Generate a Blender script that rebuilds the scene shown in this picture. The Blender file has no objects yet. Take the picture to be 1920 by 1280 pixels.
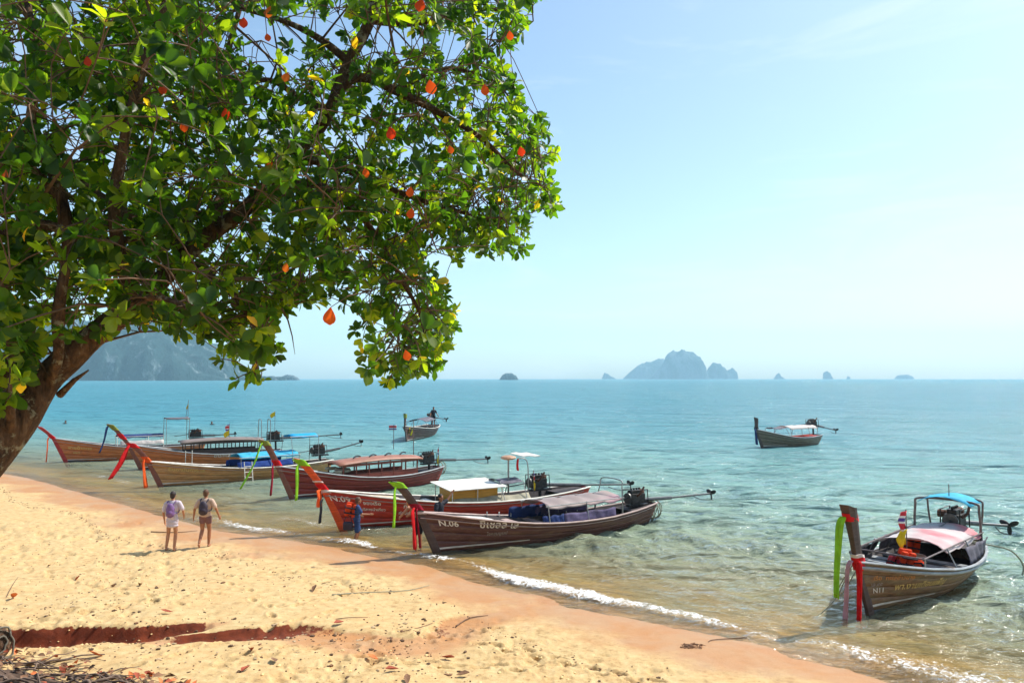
import bpy, bmesh, math, random
import numpy as np
from mathutils import Vector, Matrix, noise

random.seed(7)
RNG = np.random.default_rng(7)
SC = bpy.context.scene
COL = SC.collection
PI = math.pi

# ------------------------------------------------------------------ camera
CAM_H = 5.0
F = 1400.0                      # focal length in pixels of the 1920 px wide photograph
PITCH = math.atan(69.0 / F)
cam_data = bpy.data.cameras.new("camera")
cam = bpy.data.objects.new("camera", cam_data)
COL.objects.link(cam)
cam_data.sensor_width = 36.0
cam_data.lens = 36.0 * F / 1920.0
cam_data.clip_start = 0.1
cam_data.clip_end = 40000.0
cam.location = (0, 0, CAM_H)
cam.rotation_euler = (PI / 2 + PITCH, 0, 0)
SC.camera = cam

# ------------------------------------------------------------------ sky and sun
SUN = Vector((1.40, 0.78, 2.0)).normalized()
world = bpy.data.worlds.new("World")
SC.world = world
world.use_nodes = True
wn = world.node_tree
wn.nodes.clear()
sky = wn.nodes.new("ShaderNodeTexSky")
sky.sky_type = 'NISHITA'
sky.sun_disc = False
sky.sun_elevation = math.asin(SUN.z)
sky.sun_rotation = math.atan2(SUN.x, SUN.y)
sky.altitude = 0
sky.air_density = 1.0
sky.dust_density = 1.2
sky.ozone_density = 1.6
bg = wn.nodes.new("ShaderNodeBackground")
bg.inputs['Strength'].default_value = 0.15
wo = wn.nodes.new("ShaderNodeOutputWorld")
tint = wn.nodes.new("ShaderNodeMix"); tint.data_type = 'RGBA'; tint.blend_type = 'MULTIPLY'; tint.inputs[0].default_value = 1.0
tint.inputs[7].default_value = (0.94, 0.99, 0.96, 1)      # the warm-cool balance of the photograph's sky
wn.links.new(sky.outputs[0], tint.inputs[6])
# faint high cirrus
tc = wn.nodes.new("ShaderNodeTexCoord"); mp = wn.nodes.new("ShaderNodeMapping"); mp.inputs['Scale'].default_value = (1.6, 1.6, 9.0); mp.inputs['Rotation'].default_value = (0.10, 0.05, 0.3)
cn = wn.nodes.new("ShaderNodeTexNoise"); cn.inputs['Scale'].default_value = 1.7; cn.inputs['Detail'].default_value = 9; cn.inputs['Roughness'].default_value = 0.62; cn.inputs['Distortion'].default_value = 0.6
cr = wn.nodes.new("ShaderNodeValToRGB"); cr.color_ramp.elements[0].position = 0.50; cr.color_ramp.elements[1].position = 0.86; cr.color_ramp.elements[1].color = (0.42, 0.42, 0.42, 1)
cm = wn.nodes.new("ShaderNodeMix"); cm.data_type = 'RGBA'; cm.inputs[7].default_value = (6.2, 6.4, 6.5, 1)
wn.links.new(tc.outputs['Generated'], mp.inputs[0]); wn.links.new(mp.outputs[0], cn.inputs['Vector']); wn.links.new(cn.outputs['Fac'], cr.inputs[0])
wn.links.new(cr.outputs[0], cm.inputs[0]); wn.links.new(tint.outputs[2], cm.inputs[6]); wn.links.new(cm.outputs[2], bg.inputs[0])
wn.links.new(bg.outputs[0], wo.inputs[0])

sl = bpy.data.lights.new("sun", 'SUN')
sl.energy = 4.6
sl.angle = math.radians(0.5)
sl.color = (1.0, 0.95, 0.86)
sun = bpy.data.objects.new("sun", sl)
COL.objects.link(sun)
sun.rotation_euler = SUN.to_track_quat('Z', 'Y').to_euler()
sun.location = (20, 10, 40)

vs = SC.view_settings
vs.view_transform = 'Standard'
vs.look = 'None'
vs.exposure = 0.5
vs.gamma = 1.0
vs.use_curve_mapping = False
SC.render.engine = 'CYCLES'
SC.cycles.use_denoising = True
SC.cycles.max_bounces = 8
SC.cycles.transparent_max_bounces = 12
SC.cycles.volume_bounces = 1
SC.cycles.caustics_reflective = False
SC.cycles.caustics_refractive = False

# ------------------------------------------------------------------ pixel -> place helpers
CP, SP = math.cos(PITCH), math.sin(PITCH)

def ray(px, py):
    x = (px - 960.0) / F
    y = (640.0 - py) / F
    return Vector((x, CP - y * SP, SP + y * CP))

def gp(px, py, z=0.0):
    r = ray(px, py)
    t = (z - CAM_H) / r.z
    return Vector((r.x * t, r.y * t, z))

def at(px, py, Y):
    r = ray(px, py)
    t = Y / r.y
    return Vector((r.x * t, Y, CAM_H + r.z * t))

def topx(p):
    d = Vector(p) - Vector((0, 0, CAM_H))
    fwd = d.y * CP + d.z * SP
    up = -d.y * SP + d.z * CP
    return 960 + F * d.x / fwd, 640 - F * up / fwd

# ------------------------------------------------------------------ object helpers
def tag(o, label=None, cat=None, group=None, kind=None):
    if label: o['label'] = label
    if cat: o['category'] = cat
    if group: o['group'] = group
    if kind: o['kind'] = kind
    return o

def empty(name, loc=(0, 0, 0), rz=0.0):
    o = bpy.data.objects.new(name, None)
    o.empty_display_size = 0.2
    o.location = loc
    o.rotation_euler = (0, 0, rz)
    COL.objects.link(o)
    return o

class MB:
    """collects shapes into one mesh"""
    def __init__(self):
        self.v = []; self.f = []; self.m = []
    def add(self, vs_, fs_, mi=0):
        o = len(self.v)
        self.v.extend([tuple(p) for p in vs_])
        for f in fs_:
            self.f.append(tuple(o + i for i in f)); self.m.append(mi)
        return self
    def box(self, c, s, rot=None, mi=0):
        hx, hy, hz = s[0] / 2, s[1] / 2, s[2] / 2
        P = [Vector((x, y, z)) for x in (-hx, hx) for y in (-hy, hy) for z in (-hz, hz)]
        if rot is not None: P = [rot @ p for p in P]
        c = Vector(c)
        return self.add([p + c for p in P], [(0, 1, 3, 2), (4, 6, 7, 5), (0, 4, 5, 1), (2, 3, 7, 6), (0, 2, 6, 4), (1, 5, 7, 3)], mi)
    def tube(self, pts, rad, n=8, cap=True, mi=0, flat=None):
        pts = [Vector(p) for p in pts]
        if not hasattr(rad, '__len__'): rad = [rad] * len(pts)
        V = []; N = len(pts)
        d0 = (pts[1] - pts[0]).normalized()
        up = Vector((0, 0, 1)) if abs(d0.z) < 0.9 else Vector((0, 1, 0))
        s = d0.cross(up).normalized()
        for i, p in enumerate(pts):
            d = (pts[min(i + 1, N - 1)] - pts[max(i - 1, 0)])
            if d.length < 1e-9: d = d0
            d.normalize()
            s = (s - d * s.dot(d))
            if s.length < 1e-6: s = d.cross(Vector((0.3, 0.5, 0.8)))
            s.normalize()
            t = d.cross(s)
            for k in range(n):
                a = 2 * PI * k / n
                q = s * (math.cos(a) * rad[i]) + t * (math.sin(a) * rad[i] * (flat or 1.0))
                V.append(p + q)
        Fc = []
        for i in range(N - 1):
            for k in range(n):
                a = i * n + k; b = i * n + (k + 1) % n
                Fc.append((a, b, b + n, a + n))
        if cap:
            Fc.append(tuple(range(n))[::-1]); Fc.append(tuple((N - 1) * n + k for k in range(n)))
        return self.add(V, Fc, mi)
    def ball(self, c, r, nu=12, nv=8, mi=0, jit=0.0, rot=None):
        if not hasattr(r, '__len__'): r = (r, r, r)
        V = []; c = Vector(c)
        for j in range(nv + 1):
            th = PI * j / nv
            for i in range(nu):
                ph = 2 * PI * i / nu
                k = 1 + random.uniform(-jit, jit)
                p = Vector((r[0] * math.sin(th) * math.cos(ph) * k, r[1] * math.sin(th) * math.sin(ph) * k, r[2] * math.cos(th) * k))
                if rot is not None: p = rot @ p
                V.append(c + p)
        Fc = [(j * nu + i, (j + 1) * nu + i, (j + 1) * nu + (i + 1) % nu, j * nu + (i + 1) % nu) for j in range(nv) for i in range(nu)]
        return self.add(V, Fc, mi)
    def grid(self, rows, mi=0, close=False):
        n = len(rows[0]); V = [p for r in rows for p in r]
        Fc = []
        for i in range(len(rows) - 1):
            for k in range(n - (0 if close else 1)):
                a = i * n + k; b = i * n + (k + 1) % n
                Fc.append((a, b, b + n, a + n))
        return self.add(V, Fc, mi)
    def slab(self, rows, th, mi=0, d=None):
        """grid with thickness th (along d or down)"""
        d = Vector(d) if d is not None else Vector((0, 0, -1))
        R = [[Vector(p) for p in r] for r in rows]
        n = len(R[0]); m = len(R)
        top = [p for r in R for p in r]
        bot = [p + d * th for p in top]
        o = len(top)
        Fc = []
        for i in range(m - 1):
            for k in range(n - 1):
                a = i * n + k
                Fc.append((a, a + 1, a + 1 + n, a + n)); Fc.append((o + a, o + a + n, o + a + 1 + n, o + a + 1))
        ring = [k for k in range(n)] + [i * n + n - 1 for i in range(1, m)] + [(m - 1) * n + k for k in range(n - 2, -1, -1)] + [i * n for i in range(m - 2, 0, -1)]
        for i in range(len(ring)):
            a = ring[i]; b = ring[(i + 1) % len(ring)]
            Fc.append((a, a + o, b + o, b))
        return self.add(top + bot, Fc, mi)
    def mesh(self, name, mats, smooth=False):
        me = bpy.data.meshes.new(name)
        me.from_pydata(self.v, [], self.f)
        if not isinstance(mats, (list, tuple)): mats = [mats]
        for m in mats: me.materials.append(m)
        if len(mats) > 1: me.polygons.foreach_set('material_index', self.m)
        if smooth: me.polygons.foreach_set('use_smooth', [True] * len(me.polygons))
        me.update()
        return me
    def build(self, name, mats, parent=None, smooth=False, bevel=0.0, label=None):
        o = bpy.data.objects.new(name, self.mesh(name, mats, smooth))
        COL.objects.link(o)
        if parent is not None: o.parent = parent
        if bevel:
            b = o.modifiers.new("bevel", 'BEVEL'); b.width = bevel; b.segments = 2; b.limit_method = 'ANGLE'
        if label: o['label'] = label
        return o

def np_grid_mesh(name, X, Y, Z, mat, attrs=None):
    """X,Y,Z 2-D arrays -> smooth grid mesh"""
    r, c = X.shape
    me = bpy.data.meshes.new(name)
    co = np.stack([X, Y, Z], -1).reshape(-1, 3).astype(np.float32)
    idx = np.arange(r * c).reshape(r, c)
    q = np.stack([idx[:-1, :-1], idx[:-1, 1:], idx[1:, 1:], idx[1:, :-1]], -1).reshape(-1, 4)
    me.vertices.add(r * c); me.vertices.foreach_set('co', co.ravel())
    me.loops.add(q.size); me.loops.foreach_set('vertex_index', q.ravel().astype(np.int32))
    me.polygons.add(len(q)); me.polygons.foreach_set('loop_start', np.arange(0, q.size, 4, dtype=np.int32))
    me.polygons.foreach_set('use_smooth', np.ones(len(q), dtype=bool))
    for k, a in (attrs or {}).items():
        at_ = me.attributes.new(k, 'FLOAT', 'POINT'); at_.data.foreach_set('value', a.ravel().astype(np.float32))
    me.materials.append(mat)
    me.update(calc_edges=True); me.validate()
    o = bpy.data.objects.new(name, me); COL.objects.link(o)
    return o

# ------------------------------------------------------------------ node helpers
class NT:
    def __init__(self, name):
        self.mat = bpy.data.materials.new(name); self.mat.use_nodes = True
        self.t = self.mat.node_tree; self.t.nodes.clear()
        self.out = self.n('OutputMaterial')
    def n(self, typ, **kw):
        nd = self.t.nodes.new('ShaderNode' + typ)
        for k, v in kw.items(): setattr(nd, k, v)
        return nd
    def l(self, a, b): self.t.links.new(a, b)
    def val(self, sock, v):
        if hasattr(v, 'links') or hasattr(v, 'is_linked'): self.l(v, sock)
        else:
            if hasattr(v, '__len__') and len(v) == 3 and len(sock.default_value) == 4: v = (*v, 1)
            sock.default_value = v
    def noise(self, vec, scale=5, detail=4, rough=0.55, dist=0.0):
        nd = self.n('TexNoise'); self.l(vec, nd.inputs['Vector'])
        nd.inputs['Scale'].default_value = scale; nd.inputs['Detail'].default_value = detail
        nd.inputs['Roughness'].default_value = rough; nd.inputs['Distortion'].default_value = dist
        return nd.outputs['Fac']
    def vor(self, vec, scale=5, feat='F1'):
        nd = self.n('TexVoronoi'); nd.feature = feat; self.l(vec, nd.inputs['Vector']); nd.inputs['Scale'].default_value = scale
        return nd.outputs['Distance']
    def ramp(self, fac, stops, interp='LINEAR'):
        nd = self.n('ValToRGB'); self.l(fac, nd.inputs[0]); cr = nd.color_ramp; cr.interpolation = interp
        while len(cr.elements) < len(stops): cr.elements.new(0.5)
        for e, (p, c) in zip(cr.elements, stops):
            e.position = p
            e.color = (c, c, c, 1) if not hasattr(c, '__len__') else (*c[:3], 1)
        return nd.outputs[0]
    def mix(self, fac, a, b, mode='MIX'):
        nd = self.n('Mix'); nd.data_type = 'RGBA'; nd.blend_type = mode
        self.val(nd.inputs[0], fac); self.val(nd.inputs[6], a); self.val(nd.inputs[7], b)
        return nd.outputs[2]
    def math(self, op, a, b=None, c=None, clamp=False):
        nd = self.n('Math'); nd.operation = op; nd.use_clamp = clamp
        self.val(nd.inputs[0], a)
        if b is not None: self.val(nd.inputs[1], b)
        if c is not None: self.val(nd.inputs[2], c)
        return nd.outputs[0]
    def vec(self, kind='Object', scale=(1, 1, 1), rot=(0, 0, 0)):
        tc = self.n('TexCoord'); mp = self.n('Mapping')
        self.l(tc.outputs[kind], mp.inputs[0]); mp.inputs['Scale'].default_value = scale; mp.inputs['Rotation'].default_value = rot
        return mp.outputs[0]
    def attr(self, name):
        nd = self.n('Attribute'); nd.attribute_name = name; return nd.outputs['Fac']
    def bump(self, h, strength=0.3, dist=0.02, normal=None):
        nd = self.n('Bump'); self.l(h, nd.inputs['Height']); nd.inputs['Strength'].default_value = strength; nd.inputs['Distance'].default_value = dist
        if normal is not None: self.l(normal, nd.inputs['Normal'])
        return nd.outputs[0]
    def bsdf(self, color, rough=0.6, metal=0.0, spec=0.5, normal=None, **kw):
        b = self.n('BsdfPrincipled')
        self.val(b.inputs['Base Color'], color); self.val(b.inputs['Roughness'], rough)
        self.val(b.inputs['Metallic'], metal); self.val(b.inputs['Specular IOR Level'], spec)
        if normal is not None: self.l(normal, b.inputs['Normal'])
        for k, v in kw.items(): self.val(b.inputs[k.replace('_', ' ')], v)
        return b.outputs[0]
    def done(self, sh): self.l(sh, self.out.inputs['Surface']); return self.mat

def simple(name, col, rough=0.6, metal=0.0, var=0.25, scale=6.0, bump=0.15, spec=0.4):
    m = NT(name); v = m.vec()
    n = m.noise(v, scale, 5, 0.6)
    dark = tuple(c * (1 - var) for c in col); lite = tuple(min(1, c * (1 + var)) for c in col)
    c = m.ramp(n, [(0.3, dark), (0.7, lite)])
    nb = m.bump(m.noise(v, scale * 6, 3), bump, 0.01)
    return m.done(m.bsdf(c, rough, metal, spec, nb))

def painted_wood(name, col, wear=(0.30, 0.22, 0.14), amount=0.5, rough=0.5, streak=0.35, dark=0.35):
    """painted boat planks: long streaks, worn patches, grime"""
    m = NT(name); v = m.vec(scale=(0.6, 3, 3)); v2 = m.vec(scale=(1.2, 6, 16))
    n1 = m.noise(v, 2.2, 7, 0.65, 0.5); n2 = m.noise(v2, 1.6, 6, 0.6)
    c = m.ramp(n2, [(0.25, tuple(k * (1 - streak) for k in col)), (0.75, tuple(min(1, k * (1 + streak)) for k in col))])
    w = m.ramp(n1, [(0.62 - 0.22 * amount, 0), (0.78 - 0.14 * amount, 1)])
    c = m.mix(m.math('MULTIPLY', w, 0.75), c, wear)
    g = m.ramp(m.noise(m.vec(scale=(0.8, 1, 5)), 3, 6, 0.7), [(0.35, 1), (0.6, 0)])
    c = m.mix(m.math('MULTIPLY', g, dark), c, tuple(k * 0.25 for k in col))
    nb = m.bump(m.math('ADD', n2, m.math('MULTIPLY', m.noise(v2, 9, 3), 0.4)), 0.5, 0.012)
    return m.done(m.bsdf(c, m.math('ADD', rough, m.math('MULTIPLY', w, 0.3)), 0, 0.4, nb))

def cloth_mat(name, col, trans=0.3, var=0.2, scale=5):
    m = NT(name); v = m.vec()
    c = m.ramp(m.noise(v, scale, 4), [(0.3, tuple(k * (1 - var) for k in col)), (0.7, tuple(min(1, k * (1 + var)) for k in col))])
    nb = m.bump(m.noise(v, scale * 3, 4), 0.4, 0.03)
    b = m.bsdf(c, 0.75, 0, 0.2, nb)
    t = m.n('BsdfTranslucent'); m.val(t.inputs[0], c)
    mx = m.n('MixShader'); mx.inputs[0].default_value = trans
    m.l(b, mx.inputs[1]); m.l(t.outputs[0], mx.inputs[2])
    return m.done(mx.outputs[0])

def sstep(a, b, x):
    t = np.clip((x - a) / (b - a), 0, 1)
    return t * t * (3 - 2 * t)

_TAB = {}
def vnoise(X, Y, scale, seed, octaves=4, rough=0.5):
    """numpy value noise, about -1..1"""
    out = np.zeros_like(X, dtype=float); amp = 1.0; tot = 0
    for o in range(octaves):
        T = _TAB.get((seed, o))
        if T is None: T = _TAB[(seed, o)] = np.random.default_rng(seed * 31 + o).uniform(-1, 1, (256, 256))
        x = X * scale + 13.7 * o; y = Y * scale - 7.3 * o
        xi = np.floor(x).astype(int); yi = np.floor(y).astype(int)
        fx = x - xi; fy = y - yi
        fx = fx * fx * (3 - 2 * fx); fy = fy * fy * (3 - 2 * fy)
        a = T[xi & 255, yi & 255]; b = T[(xi + 1) & 255, yi & 255]
        c = T[xi & 255, (yi + 1) & 255]; d = T[(xi + 1) & 255, (yi + 1) & 255]
        out += amp * ((a * (1 - fx) + b * fx) * (1 - fy) + (c * (1 - fx) + d * fx) * fy)
        tot += amp; amp *= rough; scale *= 2.03
    return out / tot * 1.6
# ================================================================== THE SETTING
# shoreline as seen along the wash of the waves
_sh = [gp(*p) for p in ((-260, 858), (-60, 872), (30, 886), (150, 918), (290, 957), (420, 991), (550, 1008), (640, 1024), (740, 1040), (860, 1066),
                        (930, 1092), (1130, 1136), (1300, 1173), (1400, 1192), (1560, 1232), (1740, 1282))]
SHX = np.array([-140.0, -70.0] + [p.x for p in _sh] + [9.5, 14.0, 60.0])
SHY = np.array([95.0, 62.0] + [p.y for p in _sh] + [9.2, 5.0, -40.0])
def shore_s(X, Y):
    """metres inland of the shoreline (negative = in the water)"""
    y0 = np.interp(X, SHX, SHY)
    sl = (np.interp(X + 0.5, SHX, SHY) - np.interp(X - 0.5, SHX, SHY))
    return (y0 - Y) / np.sqrt(1 + np.clip(sl, -2.0, 2.0) ** 2)

# the little stream bed with its cut bank: (point, depth, width of the near slope)
CH = [((-40, 1192), .34, 1.1), ((60, 1190), .33, 1.1), ((150, 1185), .32, 1.1), ((260, 1180), .28, 1.1), ((330, 1172), .22, 1.0), ((372, 1172), .16, .7), ((400, 1168), .02, .4)]
CH2 = [((290, 1203), .03, .3), ((350, 1199), .14, .5), ((420, 1192), .15, .7), ((500, 1181), .14, .9), ((560, 1176), .11, 1.2), ((640, 1181), .07, 1.3), ((700, 1186), .06, 1.4), ((780, 1186), .06, 1.3),
       ((820, 1166), .09, 1.2), ((845, 1146), .08, 1.2), ((900, 1132), .03, 1.2), ((980, 1112), .02, 1.1)]
def _poly(C):
    return [(gp(p[0], p[1], 0.28), d, w) for p, d, w in C]
CHP, CH2P = _poly(CH), _poly(CH2)

def channel(X, Y, C, seed):
    """returns carve depth and wetness of a cut with a steep far bank and an easy near slope"""
    carve = np.zeros_like(X); wet = np.zeros_like(X); cutm = np.zeros_like(X)
    m = (Y > 9.5) & (Y < 21)
    if not m.any(): return carve, wet, cutm
    x, y = X[m], Y[m]
    best = np.full(x.shape, 1e9); dep = np.zeros_like(x); wid = np.ones_like(x); sgn = np.zeros_like(x)
    for (a, d0, w0), (b, d1, w1) in zip(C[:-1], C[1:]):
        ex, ey = b.x - a.x, b.y - a.y; L2 = ex * ex + ey * ey
        t = np.clip(((x - a.x) * ex + (y - a.y) * ey) / L2, 0, 1)
        dx, dy = x - (a.x + t * ex), y - (a.y + t * ey)
        dd = np.hypot(dx, dy); side = np.sign(ex * dy - ey * dx)
        k = dd < best
        best = np.where(k, dd, best); dep = np.where(k, d0 + (d1 - d0) * t, dep); wid = np.where(k, w0 + (w1 - w0) * t, wid); sgn = np.where(k, side, sgn)
    sd = best * sgn + 0.13 * vnoise(x, y, 1.1, seed, 3, 0.45)   # + = far (left of travel)
    prof = np.where(sd > 0, 1 - sstep(0.0, 0.20, sd), 1 - sstep(0.15, 1.0, -sd / wid))
    carve[m] = dep * prof
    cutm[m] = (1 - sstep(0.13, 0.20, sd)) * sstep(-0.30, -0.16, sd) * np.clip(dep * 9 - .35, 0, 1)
    wet[m] = np.where(sd > 0, 1 - sstep(0.06, 0.12, sd), 1 - sstep(0.5, 0.95, -sd / wid)) * np.clip(dep * 40, 0, 1)
    return carve, wet, cutm

def ground_z(X, Y, fine=True):
    X = np.asarray(X, float); Y = np.asarray(Y, float)
    s = shore_s(X, Y)
    z = np.where(s > 0, 0.042 * s, 0.085 * s)
    z = np.where(s > 0, z + 0.0, np.maximum(z, -6 + 0.0 * s))
    z = z - 0.03 * np.exp(-(s / 0.8) ** 2) * 0.5
    z = z + 2.9 * sstep(9.3, 1.0, Y) * sstep(0.5, 6.0, s) + 1.2 * sstep(1.0, -20, Y) * sstep(0.5, 6.0, s)
    z = z + 0.05 * vnoise(X, Y, 0.22, 3, 3) * sstep(0.5, 5, s)
    if fine:
        dry = sstep(1.2, 3.5, s + 0.5 * vnoise(X, Y, 0.5, 9, 2))
        n1 = vnoise(X, Y, 1.6, 21, 4, 0.55)
        trod = sstep(-0.25, 0.45, vnoise(X, Y, 0.33, 30, 3) + 0.18 * sstep(5, 9, s))
        lump = np.clip(-vnoise(X, Y, 3.4, 22, 2, 0.6) - 0.28, 0, 1)
        z = z + dry * (0.020 * n1 - 0.11 * lump * trod - 0.032 * np.abs(vnoise(X, Y, 6.5, 25, 2)) * trod)
        z = z + 0.004 * vnoise(X, Y, 4.0, 26, 3) * sstep(-0.5, 1.5, s) + 0.02 * vnoise(X, Y, 0.8, 28, 3) * sstep(-0.2, -3, s)
    c1, w1, k1 = channel(X, Y, CHP, 40); c2, w2, k2 = channel(X, Y, CH2P, 50)
    return z - np.maximum(c1, c2), s, np.maximum(w1, w2), np.maximum(k1, k2)

def gz(x, y):
    return float(ground_z(np.array([[x]]), np.array([[y]]))[0][0, 0])

def polar(r0, r1, rlist_extra=(), lo=None, colstep=1.25, kk=0.8, minstep=0.03, far=None):
    rs = [r0]
    while rs[-1] < r1: rs.append(rs[-1] + max(minstep, rs[-1] ** 2 / 3733.0 * kk))
    rs = list(lo or []) + rs
    if far:
        while rs[-1] < far: rs.append(rs[-1] * 1.12)
    core = math.radians(38)
    a = np.arange(-core, core, colstep / 747.0)
    out = np.linspace(core, math.radians(100), 28)[1:]
    a = np.concatenate([-out[::-1], a, out])
    R, A = np.meshgrid(np.array(rs), a, indexing='ij')
    return R * np.sin(A), R * np.cos(A), R

# --- sand
m = NT('sand'); geo = m.n('NewGeometry'); pos = geo.outputs['Position']
s_a = m.attr('shore'); wet_a = m.attr('wet'); cut_a = m.attr('cut')
nA = m.noise(pos, 0.45, 5, 0.6); nB = m.noise(pos, 5.0, 6, 0.7); nC = m.noise(pos, 60, 3, 0.7); nD = m.noise(pos, 1.3, 5, 0.65, 0.4)
dryc = m.ramp(nB, [(0.28, (0.27, 0.155, 0.065)), (0.44, (0.49, 0.335, 0.15)), (0.66, (0.61, 0.445, 0.225))])
dryc = m.mix(m.math('MULTIPLY', m.ramp(nD, [(0.42, 0), (0.72, 1)]), 0.5), dryc, (0.62, 0.36, 0.15))
dryc = m.mix(m.math('MULTIPLY', m.ramp(nC, [(0.30, 1), (0.42, 0)]), 0.55), dryc, (0.18, 0.10, 0.035))
litter = m.ramp(m.noise(pos, 13, 4, 0.75), [(0.61, 0), (0.66, 1)])
dryc = m.mix(m.math('MULTIPLY', litter, 0.65), dryc, (0.20, 0.11, 0.04))
wetc = m.ramp(m.noise(pos, 0.8, 4, 0.6, 0.8), [(0.35, (0.41, 0.235, 0.125)), (0.62, (0.41, 0.175, 0.06))])
sN = m.math('ADD', s_a, m.math('MULTIPLY', m.math('SUBTRACT', nA, 0.5), 6.0))
wet1 = m.ramp(m.math('MULTIPLY_ADD', sN, 0.1, 0.5), [(0.63, 1), (0.76, 0)])   # wet sand up to about 2 m from the water
wetf = m.math('MAXIMUM', wet1, wet_a)
c = m.mix(m.math('MULTIPLY', wetf, 0.85), dryc, wetc)
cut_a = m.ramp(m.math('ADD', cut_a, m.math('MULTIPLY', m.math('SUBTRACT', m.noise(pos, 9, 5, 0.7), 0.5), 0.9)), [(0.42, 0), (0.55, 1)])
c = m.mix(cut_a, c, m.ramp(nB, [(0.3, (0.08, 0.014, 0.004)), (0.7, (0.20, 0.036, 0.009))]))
sub = m.ramp(m.math('MULTIPLY_ADD', s_a, 0.1, 0.5), [(0.35, 1), (0.50, 0)])
c = m.mix(sub, c, m.ramp(nA, [(0.35, (0.50, 0.34, 0.12)), (0.65, (0.62, 0.31, 0.06))]))
bmp = m.bump(m.math('ADD', m.math('MULTIPLY', m.noise(pos, 22, 5, 0.75), 1.0), m.math('MULTIPLY', nC, 0.35)), m.math('MULTIPLY_ADD', wetf, -0.5, 0.62) if False else 0.45, 0.03)
very = m.ramp(m.math('MULTIPLY_ADD', s_a, 0.1, 0.5), [(0.50, 1), (0.60, 0)])
rgh = m.math('SUBTRACT', m.math('SUBTRACT', 0.95, m.math('MULTIPLY', very, 0.40)), m.math('MULTIPLY', wet1, 0.25))
SAND = m.done(m.bsdf(c, rgh, 0, 0.35, bmp))

lo = list(np.arange(-0.0, 9.4, 0.16))[6:]
X, Y, R = polar(9.4, 45, lo=lo, far=260, kk=0.9, colstep=1.35)
Z, S_, W_, C_ = ground_z(X, Y)
# footprints trodden into the dry sand
def footprints(X, Y, Z):
    rf = random.Random(17)
    trails = [((470, 1064), (610, 1050), 9), ((560, 1078), (700, 1066), 8), ((330, 1040), (-20, 1050), 16), ((384, 1036), (520, 1150), 9), ((60, 1060), (330, 1128), 12), ((100, 1150), (420, 1100), 12),
              ((800, 1176), (925, 1152), 9), ((640, 1222), (1000, 1230), 12), ((420, 1240), (820, 1160), 12), ((900, 1180), (1300, 1270), 14), ((0, 1000), (300, 985), 11), ((250, 1250), (650, 1130), 13), ((700, 1090), (520, 1130), 7), ((40, 940), (260, 965), 10)]
    for a, b, n in trails:
        A, B = gp(*a, .35), gp(*b, .35); d = (B - A).normalized(); s = Vector((-d.y, d.x, 0))
        for i in range(n):
            p = A.lerp(B, (i + rf.uniform(-.15, .15)) / (n - 1)) + s * ((.10 if i % 2 else -.10) + rf.uniform(-.05, .05))
            m_ = (np.abs(X - p.x) < .4) & (np.abs(Y - p.y) < .4)
            if not m_.any(): continue
            ex = (X[m_] - p.x); ey = (Y[m_] - p.y)
            u = (ex * d.x + ey * d.y) / .15; v = (ex * s.x + ey * s.y) / .065
            q = u * u + v * v
            Z[m_] += -rf.uniform(.06, .09) * np.exp(-q ** 1.6) + .028 * np.exp(-((np.sqrt(q) - 1.45) / .35) ** 2)
    # drag marks of mooring lines
    for a, b in (((640, 1128), (805, 1099)), ((560, 1178), (700, 1160)), ((760, 1190), (830, 1160)), ((1060, 1210), (1180, 1240))):
        A, B = gp(*a, .35), gp(*b, .35); ex, ey = B.x - A.x, B.y - A.y; L2 = ex * ex + ey * ey
        t = ((X - A.x) * ex + (Y - A.y) * ey) / L2
        dd = np.hypot(X - A.x - t * ex, Y - A.y - t * ey) + .03 * np.sin(t * 9)
        Z -= .035 * np.exp(-(dd / .045) ** 2) * ((t > 0) & (t < 1)) * (R < 60)
    return Z
Z = footprints(X, Y, Z)
beach = np_grid_mesh('beach', X, Y, Z, SAND, {'shore': S_, 'wet': W_, 'cut': C_})
tag(beach, kind='structure')

# --- sea
WAV = []
base = math.atan2(-0.77, -0.64)       # travelling towards the shore
rg = np.random.default_rng(5)
for i in range(46):
    lam = 0.26 * (11.0 ** (i / 45.0))
    th = base + rg.normal(0, 0.55)
    WAV.append((2 * PI / lam, th, rg.uniform(0, 2 * PI), 0.0060 * lam ** 0.72, lam))
def sea_z(X, Y, R):
    s = shore_s(X, Y)
    Z = np.zeros_like(X)
    sp = R ** 2 / 3733.0 * 0.8
    wx = X + 0.25 * vnoise(X, Y, 0.35, 70, 2); wy = Y + 0.25 * vnoise(X, Y, 0.35, 71, 2)
    for k, th, ph, a, lam in WAV:
        fade = np.clip((lam / np.maximum(sp, 1e-6) - 2.2) / 3.0, 0, 1)
        w = np.sin(k * (np.cos(th) * wx + np.sin(th) * wy) + ph)
        Z += a * fade * (w - 0.35 * np.cos(2 * (k * (np.cos(th) * wx + np.sin(th) * wy) + ph)))
    patch = 0.75 + 0.45 * vnoise(X, Y, 0.09, 77, 3)
    amp = 0.12 + 0.88 * sstep(-0.3, -6.0, s)
    # last little breaker along the shore
    lee = 0.5 + 0.8 * sstep(-0.55, 0.25, X / np.maximum(Y, 1))
    return Z * amp * patch * lee * 1.75, s

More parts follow.
